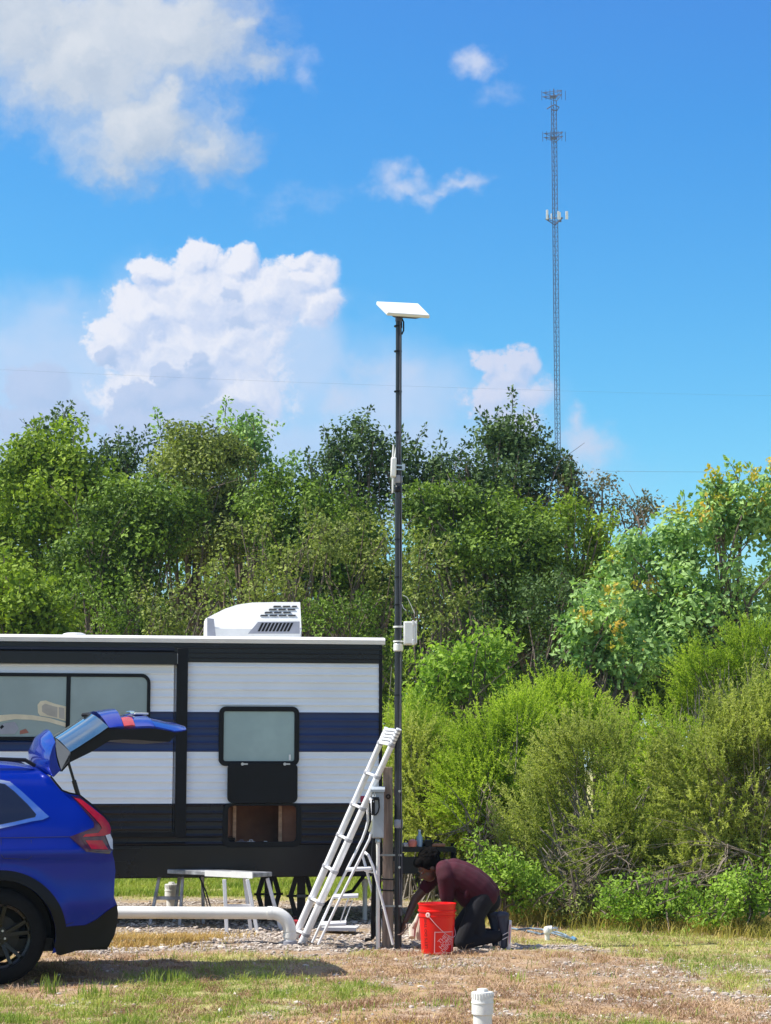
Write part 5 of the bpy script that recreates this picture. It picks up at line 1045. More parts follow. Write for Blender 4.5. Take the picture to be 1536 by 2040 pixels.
# ------------------------------------------------------------------ ladders
def build_ladders():
    A = [(758, 1480), (733, 1540), (706, 1603), (680, 1665), (651, 1726), (622, 1790), (593, 1854)]
    B = [(780, 1484), (751, 1547), (724, 1611), (697, 1674), (667, 1736), (639, 1799), (610, 1861)]
    gA, gB = G(585, 1873), G(602, 1881); root = thing('telescopic_ladder', 'silver telescopic ladder leaning right against the black mast', 'ladder', (gA + gB) / 2)
    YA0, YB0 = gA.y, gB.y; YA1, YB1 = 18.72, 18.32   # the tops rest against the mast
    def P_(p, y0, y1): t = (1873 - p[1]) / (1873 - 1450.); return W(p[0], p[1], y0 + (y1 - y0) * t)
    ends = {}
    for nm, base, pts, top, y0, y1 in (('A', (584, 1875), A, (771, 1450), YA0, YA1), ('B', (600, 1882), B, (795, 1452), YB0, YB1)):
        ax = [P_(base, y0, y1)] + [P_(p, y0, y1) for p in pts[::-1]] + [P_(top, y0, y1)]; rs = [.036, .0355, .0345, .033, .0315, .030, .0285, .026, .022]
        m = MB()
        a, b = ax[0], ax[-1]
        ft = [((q - a).dot((b - a).normalized())) for q in ax]; d = (b - a).normalized(); L = (b - a).length
        for i in range(len(ft) - 1): m.tube([a + d * ft[i], a + d * ft[i + 1]], rs[i], 14)
        m.build('rail', ALU, root, world=True)
        for i in range(1, 8):
            m = MB(); m.lathe([(rs[i] + .003, -.016), (rs[i] + .006, -.012), (rs[i] + .006, .012), (rs[i] + .003, .016)], a + d * ft[i], d, 16); m.build('collar', mat('grey_collar', (.38, .38, .41), .5) if nm == 'A' and i == 1 else bpy.data.materials['grey_collar'], root, world=True)
        n_ = 5
        for i in range(n_): 
            s_ = ft[7] + (ft[8] - ft[7]) * (i + .5) / n_; m = MB(); m.lathe([(.023, -.009), (.027, -.007), (.027, .007), (.023, .009)], a + d * s_, d, 14); m.build('collar', bpy.data.materials['grey_collar'], root, world=True)
        ends[nm] = (a, d, ft); m = MB(); m.tube([a - d * .012, a + d * .05], .035, 12); m.build('foot', GREYP, root, world=True)
    for i in range(1, 8):
        a = ends['A'][0] + ends['A'][1] * ends['A'][2][i]; b = ends['B'][0] + ends['B'][1] * ends['B'][2][i]; m = MB(); m.bar(a, b, .04, .016, up=(0, 0, 1)); m.build('rung', ALU, root, world=True, bevel=.003)
    for i in range(5):
        a = ends['A'][0] + ends['A'][1] * (ends['A'][2][7] + (ends['A'][2][8] - ends['A'][2][7]) * (i + .5) / 5); b = ends['B'][0] + ends['B'][1] * (ends['B'][2][7] + (ends['B'][2][8] - ends['B'][2][7]) * (i + .5) / 5); m = MB(); m.bar(a, b, .05, .02, up=(0, 0, 1)); m.build('rung', ALU, root, world=True, bevel=.003)
    a0_ = ends['A'][0] + ends['A'][1] * (ends['A'][2][7] + .02); a1_ = ends['A'][0] + ends['A'][1] * ends['A'][2][8]; b0_ = ends['B'][0] + ends['B'][1] * (ends['B'][2][7] + .02); b1_ = ends['B'][0] + ends['B'][1] * ends['B'][2][8]; m = MB(); m.add([a0_, b0_, b1_, a1_], [(0, 1, 2, 3)], 0, False); m.build('label_plate', GREYBOX, root, world=True, solid=.012)
    # step ladder
    g0, g1 = G(622, 1880), G(636, 1884); t = thing('step_ladder', 'white folding step ladder with curved handrail standing beside the grey power box', 'ladder', (G(700, 1880)))
    ya, yb = 18.7, 18.36
    def Q(px, py, y): return W(px, py, y)
    m = MB(); m.tube([Q(622, 1878, ya), Q(665, 1785, ya), Q(711, 1693, ya), Q(722, 1671, ya), Q(729, 1652, ya), Q(733, 1635, ya), Q(732, 1590, ya - .05), Q(735, 1580, ya - .1)], .0125, 10); m.build('handrail', ALU, t, world=True)
    m = MB(); m.tube([Q(634, 1882, yb), Q(678, 1789, yb), Q(724, 1696, yb), Q(736, 1672, yb), Q(742, 1650, yb), Q(743, 1628, yb), Q(741, 1600, yb + .03), Q(735, 1581, yb + .2)], .0125, 10); m.build('handrail', ALU, t, world=True)
    for py, x0, x1, w_ in ((1732, 690, 741, 1), (1786, 664, 714, 1), (1841, 640, 690, 1)):
        m = MB(); a = Q(x0, py, (ya + yb) / 2); b = Q(x1, py - 2, (ya + yb) / 2); m.bar(a, b, ya - yb - .01, .024); m.build('tread', ALU, t, world=True, bevel=.004)
    m = MB(); m.tube([Q(770, 1874, ya), Q(748, 1800, ya), Q(729, 1728, ya), Q(722, 1704, ya), Q(726, 1697, ya - .17), Q(734, 1704, yb), Q(744, 1728, yb), Q(765, 1808, yb), Q(783, 1882, yb)], .0125, 10); m.build('rear_legs', ALU, t, world=True)
    for py, x0, x1 in ((1735, 727, 742), (1806, 750, 764)):
        m = MB(); m.tube([Q(x0, py, ya), Q(x1, py + 3, yb)], .008, 8); m.build('brace', ALU, t, world=True)
    m = MB(); m.tube([Q(703, 1792, ya), Q(686, 1838, ya)], .006, 6); m.tube([Q(694, 1790, yb), Q(678, 1836, yb)], .006, 6); m.build('stay', ALU, t, world=True)
    m = MB(); a = Q(741, 1640, yb - .01); m.box(a, (.02, .01, .16), Matrix.Rotation(R(18), 3, 'Y')); m.build('warning_sticker', mat('faded_yellow', (.72, .70, .42), .5), t, world=True)
    # work platform
    t = thing('work_platform', 'low folding aluminium work platform standing half under the trailer', 'platform', G(450, 1848)); ye, yf = 21.0, 20.15
    zt = W(503, 1746, yf).z; a = W(313, 1736, ye); b = W(503, 1746, yf); ax = (b - a); ax.z = 0; ax.normalize(); nn = Vector((-ax.y, ax.x, 0)); w_ = .15
    zt = b.z; a.z = zt + .01; b.z = zt + .01; m = MB(); m.bar(a + nn * w_, b + nn * w_, w_ * 2, .045); mb = m.build('deck', mat('shaded_aluminium', (.45, .46, .49), .45, var=.25, scale=9, metal=.3), t, world=True, bevel=.006)  # darker aluminium on deck and left legs: the trailer's shade painted in
    m = MB(); m.bar(a + ax * .70, b + ax * .003 - ax * .0, .012, .058); m.bar(b - ax * .29, b, .006, .065); m.build('end_cap', WHITEP, t, world=True)
    for k, (tx, fx) in enumerate(((318, 302), (364, 362))):
        for s_ in (0, 1):
            p = W(tx, 1744, ye) ; q = W(fx, 1848, ye - (.04 if s_ == 0 else 0)); q.z = 0; p += nn * (2 * w_ * s_); q += nn * ((2 * w_ + .06) * s_ - .03); m = MB(); m.bar(p, q, .032, .05, (0, 1, 0)); m.build('leg', bpy.data.materials['shaded_aluminium'], t, world=True, bevel=.003)
    for k, (tx, fx) in enumerate(((447, 456), (493, 517))):
        for s_ in (0, 1):
            p = W(tx, 1752, yf); q = W(fx, 1850, yf); q.z = 0; p += nn * (2 * w_ * s_); q += nn * ((2 * w_ + .06) * s_ - .03); m = MB(); m.bar(p, q, .035, .055, (0, 1, 0)); m.build('leg', ALU, t, world=True, bevel=.003)
    for (x0, x1, py, yy) in ((306, 362, 1789, ye), (451, 505, 1805, yf)):
        m = MB(); m.bar(W(x0, py, yy), W(x1, py, yy), .03, .035); m.build('leg_brace', ALU if yy == yf else bpy.data.materials['shaded_aluminium'], t, world=True)
    m = MB(); m.tube([W(396, 1745, ye - .3), W(410, 1775, ye - .3), W(421, 1812, ye - .3)], .008, 6); m.tube([W(398, 1745, ye - .25), W(415, 1812, ye - .25)], .006, 6); m.build('locking_stay', BLACKM, t, world=True)
build_ladders()

# ------------------------------------------------------------------ pipes
def build_pipes():
    Y = 18.75; r = .057; zc = W(400, 1819, Y).z; xe = W(540, 1819, Y).x; xv = W(577, 1850, Y).x
    t = thing('drain_pipe', 'long white plastic drain pipe running from behind the car to the gravel', 'pipe', (xv, Y, 0))
    m = MB(); m.tube([(-4.2, Y, zc + .012), (xe, Y, zc)], r, 24); m.build('pipe', PVC, t, world=True)
    m = MB(); rc = xv - xe - .01; m.lathe([(r, 0), (r + .006, .002), (r + .006, .045), (r, .05)], (xe - .035, Y, zc), (1, 0, 0), 24); pts = [(xe + .01 + rc * math.sin(R(q)), Y, zc - rc * (1 - math.cos(R(q)))) for q in range(0, 91, 9)]; m.tube(pts, r + .004, 24); m.build('elbow', PVC, t, world=True)
    m = MB(); m.tube([(xv, Y, zc - rc), (xv, Y, .02)], r, 24); m.lathe([(r + .006, .0), (r + .006, .04)], (xv, Y, zc - rc - .06), n=24); m.build('down_pipe', PVC, t, world=True)
    m = MB(); m.lathe([(r + .014, -.01), (r + .014, .03), (r + .004, .034)], (xv, Y, 0.01), n=24); m.build('floor_collar', GREYP, t, world=True)
    def cleanout(label, px, pyt, Y, r, capr, h=None, name='cleanout_pipe'):
        p = W(px, pyt, Y); t = thing(name, label, 'pipe', (p.x, Y, 0), 0, 'capped white plastic pipes standing in the ground'); zt = p.z; k = capr / .065
        m = MB(); m.lathe([(r, -.1), (r, zt - .085 * k)], n=28); m.build('pipe', PVC, t)
        m = MB(); m.lathe([(capr * .93, zt - .15 * k), (capr, zt - .147 * k), (capr, zt - .03 * k), (capr * .97, zt - .02 * k), (capr * .6, zt - .018 * k)], n=32)
        for q in range(24): a = 2 * math.pi * q / 24; m.box((capr * math.cos(a), capr * math.sin(a), zt - .04 * k), (.006 * k, .006 * k, .03 * k), Matrix.Rotation(a, 3, 'Z'))
        m.lathe([(capr + .003, zt - .085 * k), (capr + .003, zt - .078 * k)], n=32); m.lathe([(.032 * k, zt - .02 * k), (.032 * k, zt - .002), (.02 * k, zt), (.005, zt)], n=6); m.build('cap', PVC, t)
    cleanout('large capped white pipe in the foreground at the bottom edge', 961, 1969, 12.25, .058, .067)
    cleanout('capped white pipe seen behind the legs of the low work platform', 342, 1757, 23.6, .058, .080)
    cleanout('slim white pipe seen behind the step ladder', 727, 1750, 21.9, .026, .036)
    # spigot elbow
    g = G(1090, 1874); t = thing('spigot', 'small white pipe elbow with a tap sticking up from the gravel', 'tap', g); m = MB(); zt = W(1090, 1850, g.y).z; m.tube([(g.x, g.y, -.05), (g.x, g.y, zt - .02)], .024, 14); m.build('riser', PVC, t, world=True)
    m = MB(); m.lathe([(.036, -.045), (.038, -.04), (.038, .0), (.028, .018), (.01, .022)], (g.x + .004, g.y, zt), n=16); m.tube([(g.x, g.y, zt - .005), (g.x + .05, g.y - .01, zt)], .03, 12); m.build('elbow', PVC, t, world=True)
    m = MB(); m.tube([(g.x + .05, g.y - .01, zt), (g.x + .085, g.y - .015, zt + .004), (g.x + .10, g.y - .015, zt - .012)], .013, 8); m.bar((g.x + .065, g.y - .01, zt + .018), (g.x + .105, g.y - .02, zt + .012), .02, .008); m.build('tap_handle', STEEL, t, world=True)
    # blue hose
    pts = [(1018, 1853), (1040, 1856), (1060, 1860), (1078, 1864), (1095, 1861), (1110, 1862), (1125, 1868), (1140, 1878), (1128, 1874), (1105, 1866), (1080, 1859), (1055, 1857), (1030, 1859)]
    g = G(1080, 1862); t = thing('blue_hose', 'faded blue hose lying flat on the gravel near the white tap', 'hose', (g.x, g.y, 0)); m = MB(); q = [G(*p) for p in pts]; m.tube([(p.x, p.y, float(gz(p.x, p.y)) + .012 + .002 * i) for i, p in enumerate(q)], .010, 8); m.build('hose_line', mat('faded_blue_hose', (.22, .31, .40), .6, var=.3, scale=6), t, world=True)
    m = MB(); e = q[7]; m.tube([(e.x, e.y, .045), (e.x + .03, e.y - .03, .03)], .02, 8); m.build('hose_end', mat('strong_blue', (.10, .26, .45), .4), t, world=True)
    # red and black things behind the pipe
    g = W(583, 1834, 19.6); t = thing('red_canister', 'small red container half hidden between the drain pipe and the ladder', 'container', (g.x, 19.6, 0)); m = MB(); m.b2(-.07, .09, -.05, .05, 0, .17); m.build('body', mat('dull_red_plastic', (.48, .03, .04), .4), t, bevel=.012)
    m = MB(); m.tube([(-.03, 0, .17), (-.02, 0, .2), (.04, 0, .2), (.05, 0, .17)], .008, 6); m.lathe([(.018, .17), (.018, .19)], (.07, 0, 0), n=10); m.build('handle', BLACK, t)
    # stones and oddments near the ladder feet: short white plank
    g = G(672, 1858); t = thing('white_board', 'flat white board lying on the gravel beneath the step ladder', 'board', (g.x, g.y, 0), R(-6)); m = MB(); m.b2(-.16, .20, -.10, .22, .035, .055); m.build('board_face', WHITEP, t, bevel=.004); m = MB(); m.b2(-.165, .205, -.105, -.095, .025, .058); m.build('edge_strip', GREYP, t)
build_pipes()

# ------------------------------------------------------------------ bucket
def build_bucket():
    Y = 17.95; g = W(871, 1887, Y); root = thing('red_bucket', 'bright red plastic bucket with white square logo standing in front of the kneeling man', 'bucket', (g.x, Y, 0), R(0))
    H = W(871, 1799, Y).z; rb, rt = .142, .168
    def rad(z): return rb + (rt - rb) * z / H
    REDP = mat('bright_red_plastic', (.86, .008, .006), .3, var=.05, scale=3, spec=.5)
    m = MB(); m.lathe([(rb * .96, 0), (rb, .01), (rad(H - .12), H - .12), (rad(H - .12) + .008, H - .115), (rad(H - .11) + .008, H - .105), (rad(H - .10), H - .10), (rad(H - .075), H - .075), (rad(H - .07) + .010, H - .07), (rad(H - .06) + .01, H - .06), (rad(H - .055), H - .055), (rt, H - .012), (rt + .006, H - .01), (rt + .006, H), (rt - .004, H), (rt - .008, H - .02), (rb - .006, .02), (.01, .018)], n=56)
    m.build('shell', REDP, root, ang=40)
    def onb(a, z, dr=.0015): r = rad(z) + dr; return (r * math.sin(a), -r * math.cos(a), z)
    # handle ear and wire bail
    ea = R(-30); m = MB(); p = Vector(onb(ea, H - .095, .004)); n_ = Vector((math.sin(ea), -math.cos(ea), 0)); m.lathe([(.022, 0), (.022, .01), (.009, .012), (.009, .002)], p, n_, 16, closed=True); m.build('handle_ear', mat('pink_white_plastic', (.85, .55, .5), .4), root)
    m = MB(); pts = []
    for k in range(19):
        t = k / 18; a = ea + (math.pi) * t; z = (H - .095) - .20 * math.sin(math.pi * t) * 1.0; pts.append(onb(a, max(z, .1), .012))
    m.tube(pts, .003, 6); m.build('wire_handle', mat('pale_wire', (.8, .5, .5), .35), root)
    # square logo outline with slanting lettering, and the upright slogan
    WHT = mat('pink_white_print', (.88, .38, .40), .45, var=.05); DRK = mat('dark_red_print', (.30, .01, .012), .5)
    def wrap(name, mesh_pts, faces, mt_, a0, z0, par, dr=.002, sc_=1.):
        m = MB(); m.add([onb(a0 + u_ / rad(z0 + v_), z0 + v_, dr) for u_, v_ in mesh_pts], faces); return m.build(name, mt_, par, recalc=False)
    def rectmesh(x0, x1, y0, y1, n=12):
        p = [(x0 + (x1 - x0) * i / n, y) for i in range(n + 1) for y in (y0, y1)]; return p, [(2 * i, 2 * i + 2, 2 * i + 3, 2 * i + 1) for i in range(n)]
    S = .19; a0, z0 = R(25), .012
    logo = None; P_, F_ = [], []
    for rct in ((-S / 2, S / 2, S - .008, S), (-S / 2, S / 2, .0, .006), (-S / 2, -S / 2 + .008, 0, S), (S / 2 - .008, S / 2, 0, S)):
        p, f = rectmesh(*rct); k = len(P_); P_ += p; F_ += [tuple(i + k for i in q) for q in f]
    logo = wrap('logo_square', P_, F_, WHT, a0, z0, root)
    def text(body, size, rot, cx, cy, a0, z0, mt_, name, par, dr=.003):
        cu = bpy.data.curves.new('t', 'FONT'); cu.body = body; cu.size = size; cu.align_x = 'CENTER'; cu.align_y = 'CENTER'; cu.space_line = .82; cu.resolution_u = 3; cu.offset = size * .02
        o = bpy.data.objects.new('t', cu); col.objects.link(o); dg = bpy.context.evaluated_depsgraph_get(); me = bpy.data.meshes.new_from_object(o.evaluated_get(dg))
        c, s_ = math.cos(rot), math.sin(rot); pts = [(cx + v.co.x * c - v.co.y * s_, cy + v.co.x * s_ + v.co.y * c) for v in me.vertices]; fs = [tuple(p.vertices) for p in me.polygons]
        bpy.data.objects.remove(o); bpy.data.curves.remove(cu); bpy.data.meshes.remove(me)
        return wrap(name, pts, fs, mt_, a0, z0, par, dr)
    text('THE\nHOME\nDEPOT', .050, R(45), .008, S * .5, a0, z0, WHT, 'logo_lettering', root)
    text("LET'S DO THIS.", .042, R(90), 0, .15, R(-42), .04, DRK, 'side_slogan', root)
    # white rag / pale stones beside
    t = thing('pale_rag', 'cream coloured rag propped on the gravel between the mast and the red bucket', 'cloth', (W(825, 1870, 18.15).x, 18.15, 0)); m = MB(); c = [W(834, 1821, 18.15), W(828, 1838, 18.12), W(822, 1850, 18.15), W(821, 1868, 18.1)]; m.tube([c[0], c[1], c[2], c[3]], [.012, .022, .034, .03], 10); m.tube([W(838, 1830, 18.2), W(836, 1850, 18.2), W(834, 1872, 18.2)], [.02, .035, .03], 10); m.build('folds', mat('cream_cloth', (.66, .58, .48), .9, bump=.4), t, world=True)
    # painted stones by the bucket foot
build_bucket()

# ------------------------------------------------------------------ kneeling man
def build_man():
    YB = 18.38
    g = W(925, 1875, YB); root = thing('person', 'man in maroon shirt and dark trousers kneeling, reaching to the mast foot', 'person', (g.x, YB, 0))
    def P(px, py, dy=0.): return W(px, py, YB + dy)
    def caps(m, a, b, r0, r1, n=14):
        a, b = Vector(a), Vector(b); d = b - a; L = max(d.length, 1e-4); d.normalize(); prof = [(max(r0 * math.sin(R(q)), .0005), -r0 * math.cos(R(q))) for q in range(4, 90, 14)] + [(r0, 0), (r1, L)] + [(max(r1 * math.cos(R(q)), .0005), L + r1 * math.sin(R(q))) for q in range(14, 90, 14)]; m.lathe(prof, a, d, n)
    def ell(m, c, rad_, Rm=None, n=18):
        c = Vector(c); bm = bmesh.new(); bmesh.ops.create_uvsphere(bm, u_segments=n, v_segments=12, radius=1); vs = []
        for v in bm.verts: q = Vector((v.co.x * rad_[0], v.co.y * rad_[1], v.co.z * rad_[2])); vs.append(c + (Rm @ q if Rm else q))
        m.add(vs, [tuple(v.index for v in f.verts) for f in bm.faces]); bm.free()
    def fuse(m, name, mt_, voxel=.008, smooth=4, extra=None):
        o = m.build(name, mt_, root, world=True); md = o.modifiers.new('r', 'REMESH'); md.mode = 'VOXEL'; md.voxel_size = voxel; md.use_smooth_shade = True
        s_ = o.modifiers.new('s', 'SMOOTH'); s_.iterations = smooth; s_.factor = .5
        dg = bpy.context.evaluated_depsgraph_get(); me = bpy.data.meshes.new_from_object(o.evaluated_get(dg)); o.modifiers.clear(); old = o.data; o.data = me; bpy.data.meshes.remove(old); me.name = name
        if not me.materials: me.materials.append(mt_)
        for p in me.polygons: p.use_smooth = True
        return o
    SKIN = mat('brown_skin', (.10, .045, .028), .5, var=.1, scale=12); SHIRT = mat('maroon_shirt', (.058, .0015, .012), .9, var=.15, scale=7, bump=.3); TRO = mat('black_trousers', (.004, .0045, .010), .9, var=.2, scale=7, bump=.3); HAIR = mat('dark_hair', (.008, .006, .005), .9, var=.4, scale=40, bump=1., spec=.1)
    hd = P(854, 1727, .0)               # head centre; face turned down and to the left
    fwd = Vector((-.80, -.18, -.57)).normalized(); upv = Vector((-.42, .0, .9)); side = fwd.cross(upv).normalized(); upv = side.cross(fwd).normalized()
    Rm = Matrix((fwd, side, upv)).transposed()
    def H(f, s_, u_): return hd + fwd * f + side * s_ + upv * u_
    m = MB()
    ell(m, H(-.01, 0, .02), (.105, .082, .10), Rm); ell(m, H(.04, 0, -.05), (.066, .058, .075), Rm); ell(m, H(.055, 0, -.095), (.03, .03, .026), Rm)
    caps(m, H(.085, 0, .0), H(.115, 0, -.035), .011, .017); caps(m, H(.10, .014, -.038), H(.10, -.014, -.038), .012, .012)     # nose
    ell(m, H(.085, 0, -.072), (.016, .028, .010), Rm); ell(m, H(.083, .0, .022), (.022, .055, .014), Rm)                      # mouth, brow
    for s_ in (-1, 1): ell(m, H(-.01, s_ * .083, -.02), (.022, .010, .034), Rm); ell(m, H(.082, s_ * .032, -.002), (.014, .017, .012), Rm)
    sh = P(888, 1727); caps(m, H(-.05, 0, -.06), sh + Vector((.01, 0, 0)), .060, .072)
    # trunk
    hip = P(962, 1786); caps(m, sh + Vector((.05, -.06, -.05)), hip, .08, .10); caps(m, sh + Vector((.05, .06, -.05)), hip, .08, .10)
    def arm(s0, el, wr, hdir, palm_n, seed, thumb):
        caps(m, s0, el, .052, .040); caps(m, el, wr, .040, .026)
        hdir = Vector(hdir).normalized(); pn = Vector(palm_n).normalized(); sd = hdir.cross(pn).normalized(); k0 = Vector(wr)
        ell(m, k0 + hdir * .05, (.052, .040, .017), Matrix((hdir, sd, pn)).transposed())
        for i, (off, L) in enumerate(((-.030, .072), (-.010, .080), (.010, .075), (.029, .060))):
            p0 = k0 + hdir * .082 + sd * off; a1 = hdir.lerp(pn, .25).normalized(); a2 = hdir.lerp(pn, .65).normalized(); p1 = p0 + a1 * L * .45; p2 = p1 + a2 * L * .32; p3 = p2 + pn.lerp(hdir, .1).normalized() * L * .25
            caps(m, p0, p1, .0095, .009, 8); caps(m, p1, p2, .009, .0085, 8); caps(m, p2, p3, .0085, .007, 8)
        t0 = k0 + hdir * .03 + sd * (.034 * thumb); t1 = t0 + (hdir * .6 + sd * thumb * .7 + pn * .35).normalized() * .04; caps(m, t0, t1, .012, .010, 8); caps(m, t1, t1 + (hdir * .8 + pn * .7).normalized() * .032, .010, .008, 8)
    farsh = P(866, 1746, .14); nearsh = P(888, 1748, -.15)
    arm(farsh, P(826, 1794, .12), P(808, 1834, .02), (-.35, -.05, -1), (-.6, -.5, -.1), 1, -1)
    arm(nearsh, P(892, 1812, -.1), P(858, 1846, .04), (-.8, .15, -.55), (-.2, .2, -1), 2, 1)
    # legs
    for dy, kx, ax_ in ((-.11, 922, 992), (.12, 900, 975)):
        kn = P(kx, 1858, dy); kn.z = .065; an = P(ax_, 1836, dy); an.z = .12; caps(m, P(958, 1792, dy), kn, .085, .058); caps(m, kn, an, .056, .040)
    body = fuse(m, 'body', SKIN, .006, 5)
    m = MB(); ell(m, H(-.03, 0, .04), (.112, .105, .108), Rm); ell(m, H(.04, 0, .085), (.068, .086, .05), Rm); ell(m, H(-.075, 0, -.02), (.050, .080, .075), Rm)
    rng = random.Random(3)
    for _ in range(260):
        a, b = rng.uniform(0, 6.28), rng.uniform(-.2, 1.4); v = Vector((math.cos(a) * math.cos(b) - .2, math.sin(a) * math.cos(b), math.sin(b) + .2)); ell(m, H(-.03 + v.x * .104, v.y * .098, .035 + v.z * .10), (rng.uniform(.010, .016),) * 3, None, 8)
    fuse(m, 'hair', HAIR, .005, 3)
    # shirt: trunk and short sleeves, a little larger than the body
    m = MB(); rng = random.Random(5)
    pts = [(889, 1730, .085), (905, 1735, .118), (922, 1744, .135), (940, 1756, .142), (956, 1768, .140), (968, 1780, .132)]
    for (a, b) in zip(pts[:-1], pts[1:]):
        for dy in (-.09, 0, .09): caps(m, P(a[0], a[1], dy * (.9 if a[2] < .1 else 1)) + Vector((0, 0, -.015 if dy else 0)), P(b[0], b[1], dy) + Vector((0, 0, -.015 if dy else 0)), a[2] - (.02 if dy else 0), b[2] - (.02 if dy else 0))
    caps(m, P(898, 1744, 0), P(934, 1784, 0), .11, .12)
    caps(m, P(886, 1736, -.12), nearsh, .085, .082); caps(m, nearsh, nearsh.lerp(P(892, 1812, -.1), .6), .082, .068); caps(m, P(880, 1736, .10), farsh, .08, .075); caps(m, farsh, farsh.lerp(P(826, 1794, .12), .45), .075, .062)
    caps(m, P(884, 1730, -.10), P(884, 1730, .10), .075, .075)
    for _ in range(9): x = rng.uniform(905, 960); d = rng.uniform(-.19, -.14); caps(m, P(x, 1735 + (x - 905) * .6, d), P(x + rng.uniform(-12, 4), 1765 + (x - 905) * .6, d + .02), .012, .02, 8)
    fuse(m, 'shirt', SHIRT, .009, 3)
    m = MB(); caps(m, P(954, 1778, 0), P(970, 1792, 0), .135, .130); caps(m, P(962, 1788, -.09), P(962, 1788, .09), .12, .12)
    for dy, kx, ax_ in ((-.11, 922, 990), (.12, 900, 972)):
        kn = P(kx, 1858, dy); kn.z = .08; an = P(ax_, 1836, dy); an.z = .125; caps(m, P(960, 1794, dy), kn, .105, .078); caps(m, kn, an, .078, .055); caps(m, P(945, 1815, dy), an.lerp(kn, .5), .09, .06)
    fuse(m, 'trousers', TRO, .009, 3)
    # shoes standing on their toes, soles turned back
    SH = mat('dark_trainer', (.03, .035, .06), .6); SOLE = mat('white_sole', (.80, .72, .72), .5); REDS = mat('red_trim', (.5, .03, .07), .5)
    for dy, cx_ in ((-.11, 1007), (.12, 989)):
        toe = P(cx_ - 3, 1866, dy); toe.z = .035; heel = P(cx_, 1824, dy); up = (heel - toe).normalized(); bk = Vector((up.z, 0, -up.x)).normalized()
        m = MB(); caps(m, toe, heel, .030, .034); caps(m, heel, heel - bk * .05, .036, .04); caps(m, toe + up * .10, heel - bk * .05, .034, .036); sh_ = fuse(m, 'shoe', SH, .006, 3)
        m = MB(); o_ = [(-.035, -.02), (.04, -.035), (.045, .05), (.036, .13), (.040, .20), (.028, .245), (-.028, .245), (-.038, .20), (-.036, .13), (-.044, .05)]
        vs = []
        for th in (.034, .058): vs += [toe + up * (v - .01) + bk * th + Vector((0, u_, 0)) for u_, v in o_]
        n = len(o_); m.add(vs, [tuple(range(n)), tuple(range(n, 2 * n))[::-1]] + [(i, (i + 1) % n, n + (i + 1) % n, n + i) for i in range(n)], 0, False); s2 = m.build('sole', SOLE, sh_, world=True, bevel=.005)
        m = MB()
        for q in (.06, .10): m.bar(toe + up * q + Vector((0, -.042, 0)) - bk * .02, toe + up * (q + .03) + Vector((0, -.042, 0)) + bk * .03, .006, .016, (0, 1, 0))
        m.build('side_stripe', SOLE, sh_, world=True); m = MB(); m.bar(toe + up * .03 + bk * .044 + Vector((0, -.043, 0)), toe + up * .2 + bk * .044 + Vector((0, -.043, 0)), .004, .012, (0, 1, 0)); m.build('sole_trim', REDS, sh_, world=True)
    m = MB(); 
    for s_ in (-1, 1): ell(m, H(.089, s_ * .032, -.004), (.008, .011, .007), Rm, 10)
    m.build('eyes', mat('eye_white', (.5, .48, .46), .2), root, world=True)
    t = root
build_man()

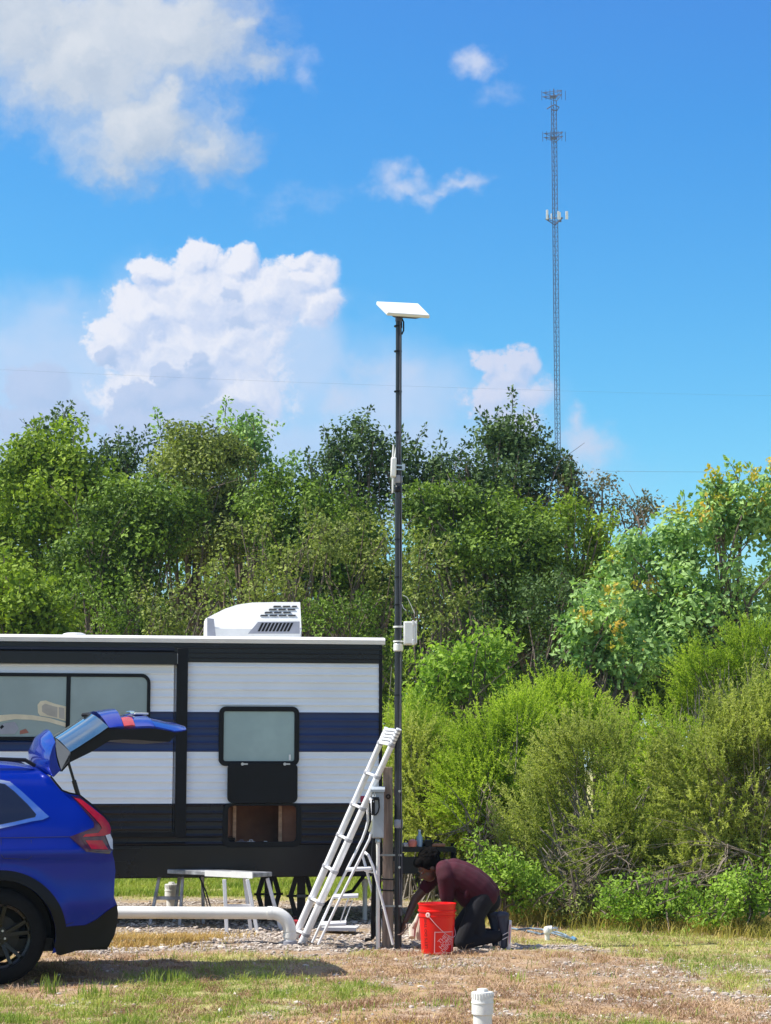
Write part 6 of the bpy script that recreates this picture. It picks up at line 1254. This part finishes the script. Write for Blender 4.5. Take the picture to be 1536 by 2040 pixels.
# ------------------------------------------------------------------ far structures
def build_far():
    YT = 400.; x = W(1118, 1500, YT).x; h = W(1105, 184, YT).z; TM = mat('galvanised_steel', (.07, .07, .12), .55, metal=.3, var=.2, scale=.5)
    t = thing('lattice_tower', 'very tall slim lattice radio tower rising behind the trees', 'tower', (x, YT, 0)); m = MB(); r = .62
    legs = [(r * math.cos(R(q)), r * math.sin(R(q))) for q in (-150, -30, 90)]
    for a, b in legs: m.tube([(a, b, 0), (a, b, h - 2)], .075, 6)
    m.build('legs', TM, t); m = MB(); st = 1.02; n = int((h - 2) / st)
    for k in range(n):
        z0 = k * st
        for i in range(3):
            a, b = legs[i], legs[(i + 1) % 3]
            if k % 2: a, b = b, a
            m.tube([(a[0], a[1], z0), (b[0], b[1], z0 + st)], .035, 4, caps=False); m.tube([(a[0], a[1], z0), (b[0], b[1], z0)], .035, 4, caps=False)
    m.build('bracing', TM, t)
    def zz(py): return W(1105, py, YT).z
    m = MB(); m.tube([(0, 0, h - 2.5), (0, 0, h + .8)], .08, 6); m.build('lightning_rod', TM, t)
    for py, w_, nm in ((186, 2.5, 'top_antenna_mount'), (268, 2.4, 'middle_antenna_mount')):
        m = MB()
        for dz in (0, -.9):
            for i in range(3):
                a = R(-170 + 120 * i + (8 if py > 200 else 0)); b = a + R(120); m.tube([(w_ * math.cos(a) * .95, w_ * math.sin(a), zz(py) + dz), (w_ * math.cos(b) * .95, w_ * math.sin(b), zz(py) + dz)], .07, 4); m.tube([(0, 0, zz(py) + dz), (w_ * math.cos(a), w_ * math.sin(a), zz(py) + dz)], .05, 4)
        for q in np.linspace(-1, 1, 7): m.tube([(w_ * q, -1.1 * (1 - abs(q)), zz(py) - 1.5), (w_ * q, -1.1 * (1 - abs(q)), zz(py) + .6)], .065, 4)
        m.b2(-.7, .6, -.5, .5, zz(py) - 1.0, zz(py) - .6); m.build(nm, TM, t)
    m = MB(); z = zz(214); m.tube([(-1.5, -.4, z - .5), (-.6, -.5, z + .1), (.2, -.5, z + .4), (1.1, -.4, z - .1), (.6, -.5, z - .9), (-.6, -.5, z - .6)], .13, 5); m.build('dipole_bracket', mat('dark_steel', (.05, .05, .10), .6), t)
    z = zz(432); m = MB()
    for i in range(3):
        a = R(-165 + 120 * i); b = a + R(120); m.tube([(2.1 * math.cos(a), 2.1 * math.sin(a), z - .6), (2.1 * math.cos(b), 2.1 * math.sin(b), z - .6)], .09, 5); m.tube([(0, 0, z - 1.8), (2.1 * math.cos(a), 2.1 * math.sin(a), z - .6)], .12, 5)
    m.b2(-1.6, -1.3, -.6, -.3, z - 1., z + .3); m.b2(.9, 1.3, -.5, -.2, z - 1.2, z - .2); m.build('sector_frame', bpy.data.materials['dark_steel'], t)
    for dx, w_, h_ in ((-1.75, .45, 2.0), (.62, .4, 1.7), (.95, .3, 1.5), (2.35, .55, 1.7), (-.9, .25, 1.2)):
        m = MB(); m.b2(dx - w_ / 2, dx + w_ / 2, -1.5, -1.2, z - .9, z - .9 + h_); m.build('panel_antenna', mat('antenna_white', (.8, .8, .78), .5) if dx == -1.75 else bpy.data.materials['antenna_white'], t, bevel=.04)
    # utility pole
    YU = 105.; x = W(1128, 940, YU).x; h = W(1128, 918, YU).z; t = thing('utility_pole', 'brown wooden power pole just showing above the spreading oak', 'utility pole', (x, YU, 0)); m = MB(); m.tube([(0, 0, 0), (0, 0, h)], [.20, .14], 12); m.build('pole', mat('pole_wood', (.17, .11, .085), .9), t)
    m = MB(); m.tube([(-.15, -.1, h - .05), (.05, -.12, h + .02), (.2, -.1, h - .05), (.32, -.1, h - .3)], .03, 6); m.tube([(-.55, -.12, h - .9), (.15, -.12, h - .85)], .035, 6); m.lathe([(.04, 0), (.09, .05), (.04, .1), (.09, .15), (.03, .2)], (.34, -.1, h - .42), n=10); m.lathe([(.04, 0), (.08, .05), (.03, .12)], (-.5, -.12, h - .86), n=10); m.build('insulator_bracket', BLACK, t)
    WM = mat('line_wire', (.12, .13, .17), .6)
    def wire(label, pts, Y, r):
        q = [W(px, py, Y) for px, py in pts]; x0, x1 = q[0].x, q[-1].x; f = np.polyfit([p.x for p in q], [p.z for p in q], 2); X = np.linspace(x0 - 60, x1 + 60, 40); t = thing('power_line', label, 'cable', (0, Y, float(np.polyval(f, 0))), 0); m = MB(); m.tube([(x_, Y, float(np.polyval(f, x_))) for x_ in X], r, 5); m.build('wire', WM, t, world=True)
    wire('thin power line at the tree tops ending level with the utility pole top', [(0, 905), (600, 928), (1128, 937), (1536, 941)], YU, .007)
    wire('faint high power line crossing the large white cloud', [(0, 736), (500, 758), (1000, 775), (1130, 779)], 160., .005)
build_far()

def build_haze():
    m = bpy.data.materials.new('air'); m.use_nodes = True; nt = m.node_tree; nt.nodes.clear(); o_ = nt.nodes.new('ShaderNodeOutputMaterial'); v = nt.nodes.new('ShaderNodeVolumePrincipled'); v.inputs['Density'].default_value = .0003; v.inputs['Color'].default_value = (.5, .75, 1, 1); v.inputs['Anisotropy'].default_value = .3; nt.links.new(v.outputs[0], o_.inputs['Volume'])
    b = MB(); b.b2(-3100, 3100, -3100, 3100, -1.3, 160); o = b.build('haze', m); o['kind'] = 'stuff'; o['label'] = 'thin bluish summer haze'
build_haze()
